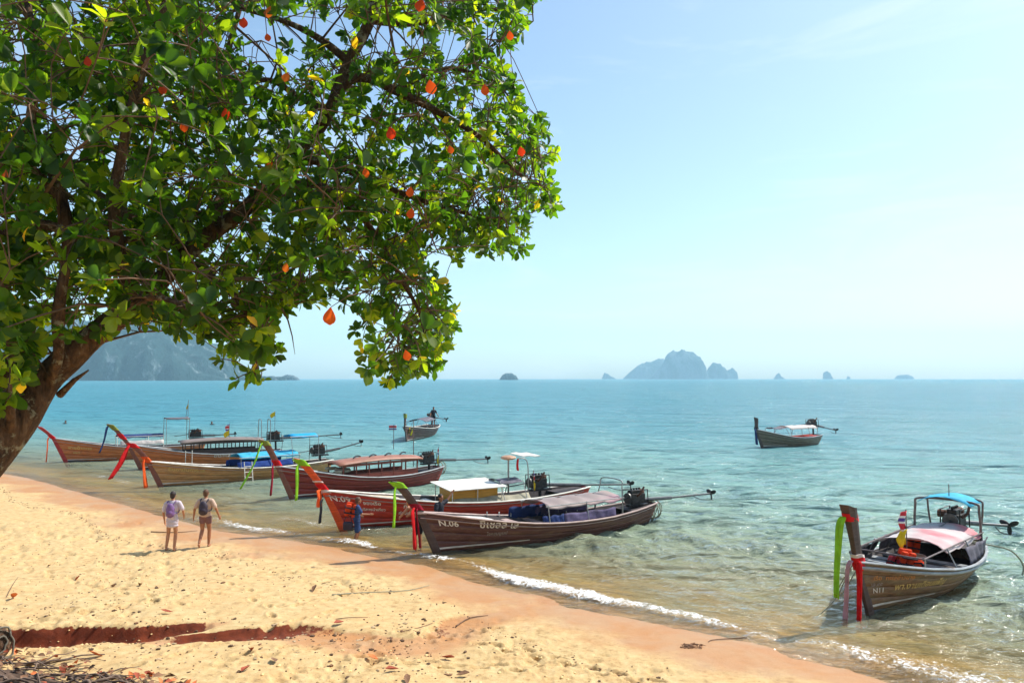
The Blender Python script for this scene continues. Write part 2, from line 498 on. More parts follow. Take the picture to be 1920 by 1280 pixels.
FX = [-60, -16, -13.5, -11, -9.3, -8.2, -6.2, -5.2, -4.4, -3.8, -2.6, -2.0, -1.2, -0.6, 0.0, 1.8, 3.0, 4.2, 5.5, 6.2, 8, 12, 40]
FI = [.35, .35, .45, .40, .8, .85, .45, .9, .95, .5, .75, .8, .5, .85, 1.0, 1.0, .85, .75, .5, .7, .75, .6, .3]
FW = [.3, .3, .35, .3, .4, .4, .25, .33, .35, .25, .3, .3, .25, .42, .50, .42, .32, .26, .24, .5, .6, .5, .3]
X, Y, R = polar(8.5, 120, colstep=1.5, kk=0.95, far=5200)
Z, S_ = sea_z(X, Y, R)
gzv = ground_z(X, Y, False)[0]
depth = np.where(R > 250, 6.0, np.maximum(0, -gzv))
fi = np.interp(X, FX, FI); fw = np.interp(X, FX, FW)
line = -0.10 - fw * 0.8 + 0.22 * vnoise(X, Y, 0.6, 80, 3)
foam = fi * np.exp(-((S_ - line) / fw) ** 2) * (R < 60)
foam = foam + 0.58 * np.exp(-((S_ + 2.3 + 0.8 * vnoise(X, Y, 0.35, 81, 3)) / 0.5) ** 2) * sstep(-0.1, 0.6, vnoise(X, Y, 0.25, 82, 2)) * (R < 60)
Z = Z + 0.07 * np.clip(foam, 0, 1) * (0.6 + 0.8 * np.abs(vnoise(X, Y, 5.0, 85, 3, 0.6))) + 0.02 * np.exp(-((S_ - line + fw) / (fw * 1.6)) ** 2) * (R < 60)

m = NT('sea_water'); geo = m.n('NewGeometry'); pos = geo.outputs['Position']
dep = m.attr('depth'); fo = m.attr('foam')
dn = m.math('MULTIPLY', dep, 0.25)
big = m.noise(pos, 0.045, 4, 0.6)
dcol = m.ramp(dn, [(0.0, (0.46, 0.35, 0.17)), (0.07, (0.38, 0.38, 0.23)), (0.20, (0.26, 0.36, 0.27)), (0.45, (0.20, 0.345, 0.305)), (1.0, (0.13, 0.29, 0.315))])
# the bay to the left is paler turquoise than the open sea to the right
sep = m.n('SeparateXYZ'); m.l(pos, sep.inputs[0])
ang = m.math('DIVIDE', sep.outputs[0], sep.outputs[1])
left = m.ramp(m.math('MULTIPLY_ADD', ang, 0.5, 0.5), [(0.15, 1), (0.62, 0)])
farm = m.ramp(m.math('MULTIPLY', sep.outputs[1], 0.005), [(0.12, 0), (0.6, 1)])
dcol = m.mix(m.math('MULTIPLY', m.math('MULTIPLY', left, m.ramp(dn, [(0.2, 0), (0.8, 1)])), 0.8), dcol, (0.055, 0.34, 0.42))
dcol = m.mix(m.math('MULTIPLY', farm, 0.6), dcol, (0.075, 0.235, 0.315))
dcol = m.mix(m.math('MULTIPLY', m.ramp(big, [(0.35, 1), (0.6, 0)]), 0.22), dcol, (0.03, 0.19, 0.21))
# small ripples: scale grows with distance so that they stay readable
def ripple(scale, sx, sy):
    mp = m.n('Mapping'); m.l(pos, mp.inputs[0]); mp.inputs['Rotation'].default_value = (0, 0, math.radians(-28)); mp.inputs['Scale'].default_value = (sx, sy, 1)
    return m.noise(mp.outputs[0], scale, 3, 0.6, 0.6)
rp = m.math('ADD', m.math('ADD', m.math('MULTIPLY', ripple(4.5, 1, 2.0), 0.085), m.math('MULTIPLY', ripple(1.2, 1, 2.2), 0.22)), m.math('ADD', m.math('MULTIPLY', ripple(0.25, 1, 2.4), 1.25), m.math('MULTIPLY', ripple(0.055, 1, 3.0), 4.0)))
nb = m.bump(rp, 1.0, 1.0)
alpha = m.math('SUBTRACT', 1.0, m.math('POWER', 2.718, m.math('MULTIPLY', dep, -2.3)))
tr = m.n('BsdfTransparent'); m.val(tr.inputs[0], (0.93, 0.97, 0.90))
df = m.n('BsdfDiffuse'); m.val(df.inputs[0], dcol); m.l(nb, df.inputs['Normal'])
m1 = m.n('MixShader'); m.l(alpha, m1.inputs[0]); m.l(tr.outputs[0], m1.inputs[1]); m.l(df.outputs[0], m1.inputs[2])
gl = m.n('BsdfGlossy'); gl.inputs['Roughness'].default_value = 0.08; m.l(nb, gl.inputs['Normal'])
fr = m.n('Fresnel'); fr.inputs['IOR'].default_value = 1.33; m.l(nb, fr.inputs['Normal'])
m2 = m.n('MixShader'); m.l(m.math('MINIMUM', fr.outputs[0], 0.62), m2.inputs[0]); m.l(m1.outputs[0], m2.inputs[1]); m.l(gl.outputs[0], m2.inputs[2])
fn = m.noise(pos, 7.0, 9, 0.82, 0.9); fv = m.vor(pos, 16)
fm = m.math('ADD', fo, m.math('MULTIPLY', m.math('SUBTRACT', fn, 0.53), 3.0))
fm = m.math('SUBTRACT', fm, m.math('MULTIPLY', fv, 0.42))
fmask = m.math('MULTIPLY', m.ramp(fm, [(0.40, 0), (0.62, 1)]), m.ramp(fo, [(0.05, 0), (0.2, 1)]))
fb = m.n('BsdfDiffuse'); m.val(fb.inputs[0], (0.86, 0.86, 0.84)); m.l(m.bump(fn, 0.8, 0.08), fb.inputs['Normal'])
m3 = m.n('MixShader'); m.l(fmask, m3.inputs[0]); m.l(m2.outputs[0], m3.inputs[1]); m.l(fb.outputs[0], m3.inputs[2])
WATER = m.done(m3.outputs[0])
sea = np_grid_mesh('sea', X, Y, Z, WATER, {'depth': depth, 'foam': foam})
tag(sea, kind='structure')

# --- far islands and the headland
def rock_mat(name, rock, green, gsc, mixp=0.5):
    m = NT(name); geo = m.n('NewGeometry'); mp = m.n('Mapping'); m.l(geo.outputs['Position'], mp.inputs[0]); mp.inputs['Scale'].default_value = (1, 1, 0.55)
    v = mp.outputs[0]
    a = m.noise(v, gsc, 8, 0.72, 0.6); b = m.noise(v, gsc * 7, 5, 0.7)
    g = m.ramp(b, [(0.3, tuple(k * 0.55 for k in green)), (0.7, tuple(k * 1.5 for k in green))])
    r = m.ramp(b, [(0.3, tuple(k * 0.6 for k in rock)), (0.7, rock)])
    c = m.mix(m.ramp(a, [(mixp - 0.05, 0), (mixp + 0.06, 1)]), g, r)
    return m.done(m.bsdf(c, 0.95, 0, 0.1, m.bump(b, 0.8, 6)))
ROCK = rock_mat('limestone_far', (0.13, 0.17, 0.19), (0.030, 0.060, 0.06), 0.012)
ROCK2 = rock_mat('limestone_headland', (0.25, 0.29, 0.30), (0.018, 0.045, 0.045), 0.028, 0.59)

def karst(name, prof, D, mat, thick=0.6, nu=140, nv=34, rough=0.05, seed=0, sink=4.0):
    """a limestone island: prof = list of (pixel x, pixel height over the horizon) of its skyline"""
    xs = np.array([(p[0] - 960) / F * D for p in prof]); hs = np.array([p[1] / F * D for p in prof])
    W = xs[-1] - xs[0]; H = hs.max()
    U, V = np.meshgrid(np.linspace(0, 1, nu), np.linspace(-1, 1, nv), indexing='ij')
    XX = xs[0] + U * W
    h = np.interp(XX, xs, hs)
    edge = np.clip(1 - np.abs(V) ** 3.0, 0, 1) ** 0.55
    n = vnoise(XX / H * 3.0 + seed, V * 3.0 + seed, 1.0, 90 + seed, 5, 0.6)
    dpt = thick * W * 0.5 * np.clip((h / H) ** 0.35, 0.15, 1)
    YY = D + V * dpt * (1 + 0.10 * n)
    ZZ = h * edge * (1 + rough * n * 2) + CAM_H * 0 + n * H * rough * 0.6
    ZZ = np.where(np.abs(V) > 0.98, -sink, ZZ); ZZ[0, :] = -sink; ZZ[-1, :] = -sink
    XX = XX + n * H * rough
    return np_grid_mesh(name, XX, YY, np.maximum(ZZ, -sink), mat)

def isl(label, *a, group='limestone islands on the horizon', **k):
    o = karst('island', *a, **k)
    return tag(o, label, 'island', group)
isl('large domed island highest on the horizon', [(1215, 0), (1232, 18), (1245, 30), (1252, 47), (1262, 52), (1280, 53), (1298, 47), (1310, 38), (1318, 25), (1326, 0)], 4500, ROCK, seed=1)
isl('long sloping island ridge behind the left flank of the large domed island', [(1168, 0), (1180, 12), (1195, 24), (1210, 30), (1222, 31), (1236, 38), (1248, 35), (1262, 20), (1275, 0)], 5000, ROCK, seed=2)
isl('rounded island beside the right foot of the large domed island', [(1320, 0), (1328, 20), (1338, 30), (1350, 28), (1358, 20), (1368, 8), (1372, 0)], 4700, ROCK, seed=3)
isl('low pale island at the right end of the island cluster', [(1350, 0), (1358, 14), (1372, 19), (1380, 14), (1383, 0)], 5000, ROCK, seed=4)
isl('small pointed rock islet just left of the island cluster', [(1128, 0), (1133, 12), (1137, 10), (1146, 5), (1155, 0)], 5000, ROCK, seed=5, nu=40)
isl('small dark bushy islet right of the hanging leaves', [(936, 0), (941, 8), (948, 12), (958, 12), (967, 9), (972, 0)], 2300, ROCK, seed=6, nu=60)
isl('dark round islet beside the left hanging branch', [(525, 0), (530, 7), (540, 10), (552, 8), (560, 3), (562, 0)], 2000, ROCK, seed=7, nu=60)
isl('tiny two-humped rock right of the island cluster', [(1450, 0), (1456, 9), (1460, 11), (1463, 5), (1472, 0)], 5000, ROCK, seed=8, nu=40)
isl('leaning rock stack on the right of the horizon', [(1543, 0), (1544, 12), (1550, 14), (1556, 10), (1561, 0)], 5000, ROCK, seed=9, nu=40)
isl('tiniest rock stub beside the leaning rock stack', [(1586, 0), (1589, 6), (1592, 4), (1594, 0)], 5100, ROCK, seed=10, nu=30)
isl('low flat island farthest right on the horizon', [(1677, 0), (1684, 7), (1700, 8), (1708, 5), (1712, 0)], 5100, ROCK, seed=11, nu=50)
hd = karst('headland', [(-700, 90), (-500, 125), (-300, 112), (-150, 132), (0, 134), (60, 124), (120, 112), (180, 104), (240, 108), (300, 100), (340, 84), (380, 62), (415, 44), (438, 24), (448, 8), (520, 3), (530, 0)], 1800, ROCK2, thick=0.3, nu=420, nv=60, rough=0.07, seed=12)
tag(hd, kind='structure')

# --- air: pale haze round the whole scene
hm = bpy.data.materials.new('haze'); hm.use_nodes = True
ht = hm.node_tree; ht.nodes.clear()
ho = ht.nodes.new('ShaderNodeOutputMaterial'); hv = ht.nodes.new('ShaderNodeVolumePrincipled')
hv.inputs['Color'].default_value = (0.56, 0.85, 1.0, 1)
hv.inputs['Density'].default_value = 0.000165
hv.inputs['Anisotropy'].default_value = 0.0
ht.links.new(hv.outputs[0], ho.inputs['Volume'])
hb = MB(); hb.box((0, 2650, 166), (16000, 5900, 346))
HZ = hb.build('haze', hm); tag(HZ, kind='stuff')
# ================================================================== LONG-TAIL BOATS
DARKMETAL = simple('engine_metal', (0.035, 0.032, 0.032), 0.5, 0.6, 0.6, 12, 0.3)
RUST = simple('rusty_metal', (0.12, 0.055, 0.035), 0.7, 0.3, 0.5, 14, 0.3)
STEEL = simple('grey_steel', (0.28, 0.28, 0.27), 0.45, 0.7, 0.3, 10, 0.1)
SHAFT = simple('shaft_metal', (0.10, 0.10, 0.10), 0.4, 0.7, 0.4, 10, 0.1)
ROPE = simple('rope_fibre', (0.30, 0.30, 0.22), 0.9, 0, 0.4, 40, 0.5)
POLE = simple('painted_pole', (0.16, 0.12, 0.11), 0.5, 0.2, 0.4, 10, 0.1)
GREYRAIL = painted_wood('grey_rail_paint', (0.33, 0.36, 0.38), (0.32, 0.24, 0.2), 0.3)
PINKRAIL = painted_wood('faded_rail_paint', (0.42, 0.30, 0.27), (0.3, 0.2, 0.16), 0.4)
DARKHOLE = simple('bilge_wood', (0.055, 0.045, 0.045), 0.8, 0, 0.4, 6)
WHITEP = painted_wood('white_paint', (0.75, 0.70, 0.62), (0.4, 0.3, 0.2), 0.25)
DECKP = painted_wood('tan_deck_wood', (0.62, 0.47, 0.30), (0.35, 0.25, 0.15), 0.5)
BLACKHULL = painted_wood('bottom_paint', (0.03, 0.025, 0.025), (0.10, 0.07, 0.05), 0.3)
C_GREEN = cloth_mat('lime_cloth', (0.30, 0.62, 0.03)); C_RED = cloth_mat('red_cloth', (0.72, 0.015, 0.02))
C_DRED = cloth_mat('crimson_cloth', (0.32, 0.01, 0.03)); C_ORANGE = cloth_mat('orange_cloth', (0.85, 0.13, 0.02))
C_WHITE = cloth_mat('white_cloth', (0.78, 0.70, 0.66)); C_PINK = cloth_mat('pink_cloth', (0.66, 0.36, 0.40))
C_YEL = cloth_mat('yellow_cloth', (0.80, 0.62, 0.03)); C_BLUE = cloth_mat('blue_cloth', (0.02, 0.36, 0.66), 0.2)
C_CYAN = cloth_mat('sky_blue_tarp', (0.06, 0.42, 0.62), 0.2); C_NAVY = cloth_mat('navy_tarp', (0.02, 0.04, 0.14), 0.1)
C_BLACK = cloth_mat('black_cloth', (0.03, 0.028, 0.035), 0.05); C_PURP = cloth_mat('dusky_purple_tarp', (0.11, 0.09, 0.17), 0.1, 0.45, 3)
C_OLIVE = cloth_mat('olive_garland', (0.30, 0.32, 0.06)); C_ROYAL = cloth_mat('royal_blue_tarp', (0.02, 0.06, 0.26), 0.15)
C_GREY = cloth_mat('grey_tarp', (0.14, 0.13, 0.16), 0.1, 0.4, 4)
C_TAN = cloth_mat('tan_tarp', (0.36, 0.33, 0.24), 0.1)

def canopy_mat(name, a, b, sc=0.7):
    m = NT(name); v = m.vec()
    c = m.ramp(m.noise(v, sc, 3, 0.5), [(0.42, a), (0.58, b)])
    nb = m.bump(m.noise(v, 4, 4), 0.4, 0.04)
    t = m.n('BsdfTranslucent'); m.val(t.inputs[0], c)
    mx = m.n('MixShader'); mx.inputs[0].default_value = 0.3
    m.l(m.bsdf(c, 0.6, 0, 0.3, nb), mx.inputs[1]); m.l(t.outputs[0], mx.inputs[2]); return m.done(mx.outputs[0])
CANP = canopy_mat('pink_white_canopy', (0.72, 0.27, 0.30), (0.70, 0.64, 0.62))
CANG = canopy_mat('mauve_green_canopy', (0.55, 0.25, 0.34), (0.42, 0.34, 0.32), 0.35)

def flag_mat():
    m = NT('striped_flag_cloth'); tc = m.n('TexCoord'); s = m.n('SeparateXYZ'); m.l(tc.outputs['Object'], s.inputs[0])
    v = m.math('FRACT', m.math('MULTIPLY', s.outputs[2], 3.2))
    c = m.ramp(v, [(0.0, (0.6, 0.02, 0.03)), (0.22, (0.8, 0.75, 0.7)), (0.36, (0.08, 0.04, 0.25)), (0.62, (0.8, 0.75, 0.7)), (0.78, (0.6, 0.02, 0.03))], 'CONSTANT')
    return m.done(m.bsdf(c, 0.7))
FLAGM = flag_mat()

class Hull:
    def __init__(s, L, beam=1.75, bow=1.2, mid=0.42, stern=0.6, prow=2.3, over=1.25, keel=-0.35):
        s.L, s.B, s.bow, s.mid, s.st, s.prow, s.over, s.keel = L, beam, bow, mid, stern, prow, over, keel
    def zg(s, t):
        a = np.interp(t, [0, .06, .15, .25, .38, .55, .75, .9, 1.0], [1, .84, .60, .38, .16, .02, .06, .40, .85])
        lo = s.mid
        return lo + (s.bow - lo) * a if t < .6 else lo + (s.st - lo) * a
    def bg(s, t):
        return s.B / 2 * float(np.interp(t, [0, .04, .1, .2, .32, .45, .6, .78, .9, 1.0], [.035, .16, .38, .68, .88, .98, 1.0, .90, .72, .46]))
    def stem(s, z): return -0.46 * z if z < s.bow else -0.46 * s.bow - (z - s.bow) * ((s.over - 0.46 * s.bow) / (s.prow - s.bow))
    def P(s, t, v, side=1, off=0.0):
        zg = s.zg(t); zk = s.keel * (1 - 0.5 * max(0, (t - .8) / .2))
        z = zk + (zg - zk) * v
        full = .12 + .88 * min(1, t / .45)       # bow sections V-shaped, midships rounder
        p = 1.05 - .6 * full if t < .9 else .5
        y = s.bg(t) * (v ** p) * (0.93 + .07 * v)
        y = max(y, 0.02)
        x = s.L * t + s.stem(z) * max(0, 1 - t / .35) ** 1.3 + (0.25 * max(0, (t - .85) / .15) * v)
        return Vector((x, side * (y + off), z))
    def PZ(s, t, z, side=1, off=0.0):
        zg = s.zg(t); zk = s.keel * (1 - 0.5 * max(0, (t - .8) / .2))
        return s.P(t, min(1.0, max(0.001, (z - zk) / (zg - zk))), side, off)

TS = [0, .015, .03, .05, .075, .1, .13, .16, .2, .25, .3, .36, .42, .5, .58, .66, .74, .82, .88, .93, .97, 1.0]

def text_on_hull(h, root, txt, t0, z0, size, mat, side, slope=0.0, label=None, name='lettering'):
    cu = bpy.data.curves.new('lettering_curve', 'FONT'); cu.body = txt; cu.size = size; cu.resolution_u = 2; cu.offset = 0.004 * size / .25
    tmp = bpy.data.objects.new('lettering_tmp', cu); COL.objects.link(tmp)
    bpy.context.view_layer.update()
    dg = bpy.context.evaluated_depsgraph_get()
    me = bpy.data.meshes.new_from_object(tmp.evaluated_get(dg))
    bpy.data.objects.remove(tmp); bpy.data.curves.remove(cu)
    bm = bmesh.new(); bm.from_mesh(me)
    for v in bm.verts:
        u = v.co.x; w = v.co.y
        t = t0 + u / h.L
        z = z0 + w + slope * u
        v.co = h.PZ(t, z, side, 0.016)
    bm.to_mesh(me); bm.free()
    me.materials.clear(); me.materials.append(mat)
    o = bpy.data.objects.new(name, me); COL.objects.link(o); o.parent = root
    if label: o['label'] = label
    return o

def strip(path, width, name, mat, parent, wdir=(0, 1, 0), ripple=0.03, th=0.012, label=None, seed=0):
    """hanging cloth with folds along a path; width: number or list"""
    rows = []; n = len(path); rr = random.Random(seed)
    ph = rr.uniform(0, 6); wd = Vector(wdir).normalized()
    nrm = Vector((wd.y, -wd.x, 0)) if abs(wd.z) < .9 else Vector((1, 0, 0))
    for i, p in enumerate(path):
        w = width[i] if hasattr(width, '__len__') else width
        row = []
        for k in range(7):
            a = k / 6 - .5
            row.append(Vector(p) + wd * (a * w) + nrm * (ripple * math.sin(a * 9 + ph + i * .35) * (w / .2)) )
        rows.append(row)
    mb = MB(); mb.slab(rows, th, d=nrm)
    return mb.build(name, mat, parent, True, label=label)

def lerp_path(pts, n):
    pts = [Vector(p) for p in pts]; out = []
    seg = len(pts) - 1
    for i in range(n):
        u = i / (n - 1) * seg; k = min(int(u), seg - 1); f = u - k
        p0 = pts[max(k - 1, 0)]; p1 = pts[k]; p2 = pts[k + 1]; p3 = pts[min(k + 2, seg)]
        out.append(0.5 * ((2 * p1) + (p2 - p0) * f + (2 * p0 - 5 * p1 + 4 * p2 - p3) * f * f + (3 * p1 - p0 - 3 * p2 + p3) * f ** 3))
    return out

def engine(root, x, z, tail_len, tail_z, scale=1.0, yaw=0.0, detail=True):
    s = scale
    e = MB()
    e.box((x, 0, z), (.62 * s, .34 * s, .34 * s)); e.box((x - .02, 0, z + .22 * s), (.50 * s, .22 * s, .14 * s))
    for k in range(4): e.tube([(x - .2 * s + k * .13 * s, 0, z + .27 * s), (x - .2 * s + k * .13 * s, 0, z + .36 * s)], .035 * s, 6)
    e.box((x + .1 * s, 0, z - .24 * s), (.9 * s, .26 * s, .07 * s))
    e.tube([(x + .1 * s, 0, z - .25 * s), (x + .12 * s, 0, z - .75 * s)], .06 * s, 8)
    eng = e.build('engine', DARKMETAL, root, bevel=.015)
    f = MB(); f.tube([(x - .33 * s, 0, z + .02 * s), (x - .39 * s, 0, z + .02 * s)], .19 * s, 16); f.build('flywheel', SHAFT, eng)
    f = MB(); f.tube([(x + .1 * s, .2 * s, z + .12 * s), (x + .1 * s, .42 * s, z + .12 * s)], .10 * s, 10); f.build('air_filter', RUST, eng, bevel=.01)
    f = MB(); f.tube(lerp_path([(x - .1 * s, -.18 * s, z + .1 * s), (x - .05 * s, -.3 * s, z + .2 * s), (x + .1 * s, -.32 * s, z + .42 * s)], 7), .035 * s, 8); f.build('exhaust_pipe', RUST, eng)
    f = MB(); f.ball((x + .22 * s, -.05, z + .22 * s), (.13 * s, .11 * s, .10 * s), 10, 6); f.build('alternator', RUST, eng)
    rk = MB()
    for sy in (-.22, .22):
        rk.tube([(x - .38 * s, sy * s, z - .2 * s), (x - .38 * s, sy * s, z + .3 * s), (x + .36 * s, sy * s, z + .3 * s), (x + .4 * s, sy * s, z - .2 * s)], .018 * s, 6)
    rk.build('engine_frame', DARKMETAL, eng)
    x1 = x + .45 * s; zb = z - .12 * s
    dx, dy = math.cos(yaw), math.sin(yaw)
    q = lambda l, zz: (x1 + dx * l, dy * l, zz)
    sh = MB(); sh.tube([(x + .25 * s, 0, z - .08 * s), q(tail_len * .38, zb + (tail_z - zb) * .38)], .065 * s, 8)
    sh.tube([q(tail_len * .36, zb + (tail_z - zb) * .36), q(tail_len, tail_z)], .034 * s, 8)
    so = sh.build('drive_shaft', SHAFT, root)
    pr = MB(); c = Vector(q(tail_len + .02, tail_z))
    pr.tube([c + Vector((-.06, 0, 0)), c + Vector((.1, 0, 0))], [.05, .03], 8)
    for k in range(3):
        a = k * 2 * PI / 3 + .5
        d = Vector((0, math.cos(a), math.sin(a)))
        pr.ball(c + d * .12 * s, (.02, .075 * s, .13 * s), 8, 6, rot=Matrix.Rotation(a - PI / 2, 3, 'X') @ Matrix.Rotation(.5, 3, 'Z'))
    pr.build('propeller', DARKMETAL, so)
    sk = MB(); sk.tube(lerp_path([q(tail_len * .72, tail_z - .02), q(tail_len * .85, tail_z - .18 * s), q(tail_len + .12, tail_z - .24 * s)], 6), .014 * s, 5); sk.build('skeg', SHAFT, so)
    tl = MB(); tl.tube(lerp_path([(x - .3 * s, 0, z + .05 * s), (x - .9 * s, .02, z - .02), (x - 1.25 * s, .03, z - .05)], 6), .022 * s, 6); tl.build('tiller', SHAFT, root)
    return eng

def prow_post(h, root, mat, w=0.15, dep=0.20, flare=0.0):
    pts = []; rows = []
    zs = [-.3, 0, .3, .6, .9, h.bow, h.bow + (h.prow - h.bow) * .33, h.bow + (h.prow - h.bow) * .66, h.prow - .12, h.prow]
    for i, z in enumerate(zs):
        x = h.stem(z)
        x -= .10 * max(0, (z - h.prow + .5) / .5) ** 2
        k = 1 + .28 * max(0, (z - h.bow) / (h.prow - h.bow)) ** 3
        k2 = k + flare * max(0, (z - h.bow) / (h.prow - h.bow)) ** 2.5
        d = dep * k; ww = w * k2 * (.8 if z < h.bow - .1 else 1.0)
        n = Vector((0.84, 0, 0.5)).normalized()
        tilt = .0 if i < len(zs) - 1 else .06
        rows.append([Vector((x - .05, -ww * .32, z + tilt)), Vector((x - .05, ww * .32, z + tilt)), Vector((x + d * .5, ww / 2, z)), Vector((x + d, ww / 2, z - .02 * i / 9)), Vector((x + d, -ww / 2, z - .02 * i / 9)), Vector((x + d * .5, -ww / 2, z))])
    mb = MB(); mb.grid(rows, close=True); mb.add(rows[-1], [(0, 1, 2, 3, 4, 5)]); mb.add(rows[0], [(5, 4, 3, 2, 1, 0)])
    return mb.build('prow', mat, root, bevel=.012)

def band(h, root, z0, z1, mat, name='ribbon_band', w=0.15, dep=0.20, label=None):
    rows = []
    for i in range(4):
        z = z0 + (z1 - z0) * i / 3
        x = h.stem(z) - .10 * max(0, (z - h.prow + .5) / .5) ** 2
        k = 1 + .28 * max(0, (z - h.bow) / (h.prow - h.bow)) ** 3
        a, b = w * k / 2 + .025, dep * k + .03
        wob = .012 * math.sin(i * 2.1)
        rows.append([Vector((x - .07, -a * .7, z)), Vector((x - .09, 0, z)), Vector((x - .07, a * .7, z)), Vector((x + b * .5, a + wob, z)), Vector((x + b, a, z - .03)), Vector((x + b, -a, z - .03)), Vector((x + b * .5, -a - wob, z))])
    mb = MB(); mb.grid(rows, close=True); mb.add(rows[-1], [tuple(range(7))]); mb.add(rows[0], [tuple(range(6, -1, -1))])
    return mb.build(name, mat, root, True, label=label)

def hang(h, root, z0, length, mat, w=.16, side=1, lean=-.35, dx=-.10, label=None, seed=1, dy=0.0):
    w = w * 1.3
    x = h.stem(z0) + dx
    p = [(x, side * .06, z0), (x - .06 + lean * .08, side * (.10 + dy * .1), z0 - length * .12), (x + lean * .4 - .05, side * (.12 + dy * .5), z0 - length * .5), (x + lean - .05, side * (.12 + dy), z0 - length)]
    path = lerp_path(p, 12)
    return strip(path, [w * .55] + [w * (.75 + .3 * i / 11) for i in range(11)], 'ribbon', mat, root, (.5, .85, 0), .034, label=label, seed=seed)

def canopy(h, root, t0, t1, zc, mat, w=None, n=4, name='canopy', sag=.05, posts=True, postm=None, crown=.12, rail=True, x0=None, x1=None):
    a = h.L * t0 if x0 is None else x0; b = h.L * t1 if x1 is None else x1
    w = w or h.B * .40
    rows = []; N = 4 * n
    for i in range(N + 1):
        x = a + (b - a) * i / N
        sg = sag * math.sin(PI * ((i / N * n) % 1.0))
        row = []
        for k in range(9):
            y = (k / 8 - .5) * 2
            row.append(Vector((x, y * w, zc + crown * (1 - y * y) - sg * (1 - .3 * y * y) - (.06 if abs(y) > .99 else 0) + .02 * math.sin(x * 7 + k))))
        rows.append(row)
    mb = MB(); mb.slab(rows, .012)
    c = mb.build(name, mat, root, True)
    postm = postm or STEEL
    if posts:
        for i in range(n + 1):
            if n > 2 and i % 2 == 1 and i not in (0, n) : continue
            x = a + (b - a) * i / n; t = min(.98, max(.02, x / h.L))
            for sd in (-1, 1):
                g = h.P(t, 1, sd)
                pm = MB(); pm.tube([(x, g.y * .93, g.z - .02), (x, sd * w, zc + .02)], .017, 6); pm.build('canopy_post', postm, root)
    if rail:
        for sd in (-1, 1):
            pm = MB(); pm.tube([(a - .08, sd * w, zc - .005), (b + .08, sd * w, zc - .005)], .018, 6); pm.build('canopy_rail', postm, root)
    return c

def side_tarp(h, root, t0, t1, z0, z1, mat, sd, w=None):
    rows = []
    w = w or h.B * .42
    for i in range(17):
        t = t0 + (t1 - t0) * i / 16
        row = []
        for k in range(5):
            z = z0 + (z1 - z0) * k / 4
            row.append(Vector((h.L * t, sd * (h.bg(t) * .93 * (1 - k / 4) + w * (k / 4) + .018 * math.sin(i * 1.7 + k)), z + .02 * math.sin(i * .9) * (k / 4))))
        rows.append(row)
    mb = MB(); mb.slab(rows, .012, d=(0, -sd, 0)); return mb.build('side_tarp', mat, root, True)

def hoop(h, root, x, zc, w, mat, r=.022, lean=0.15):
    t = min(.97, x / h.L); mb = MB()
    zg = h.zg(t)
    mb.tube(lerp_path([(x, -h.bg(t) * .9, zg), (x + lean * .7, -w, zc - .25), (x + lean, -w * .8, zc), (x + lean, w * .8, zc), (x + lean * .7, w, zc - .25), (x, h.bg(t) * .9, zg)], 26), r, 6)
    return mb.build('roof_hoop', mat, root)

def flag(h, root, x, y, z0, z1, striped=True, yellow=True, d=(-.6, .2), k=1.0):
    pm = MB(); pm.tube([(x, y, z0), (x, y, z1)], .012, 6); po = pm.build('flag_pole', POLE, root)
    d = Vector((d[0], d[1], 0))
    def cloth(za, zb, m, wd, lab):
        rows = []
        for i in range(8):
            u = i / 7
            rows.append([Vector((x, y, za + (zb - za) * v)) + d * (wd * u * (1 - .5 * abs(v - .6))) + Vector((0, .03 * math.sin(u * 6 + v * 4), -.35 * u * wd)) for v in [k / 5 for k in range(6)]])
        mb = MB(); mb.slab(rows, .006, d=(.2, 1, 0)); mb.build('flag', m, po, True, label=lab)
    zm = z1 - (z1 - z0) * .42
    if striped: cloth(zm, z1 - .02, FLAGM, .30 * k, 'red, white and blue striped flag')
    if yellow: cloth(zm - (z1 - z0) * .34 if striped else z1 - .28, zm if striped else z1 - .02, C_YEL, .40 * k, 'yellow flag')

def rope_coil(h, root, x, z, y=0.0, r=.28):
    mb = MB(); pts = []
    for i in range(60):
        a = i * .55
        pts.append((x + .12 * math.sin(i * .37) + .1, y + r * math.cos(a) * (1 + .2 * math.sin(i)), z - .15 + r * math.sin(a) * 1.1))
    mb.tube(pts, .016, 5); mb.build('rope_coil', ROPE, root)

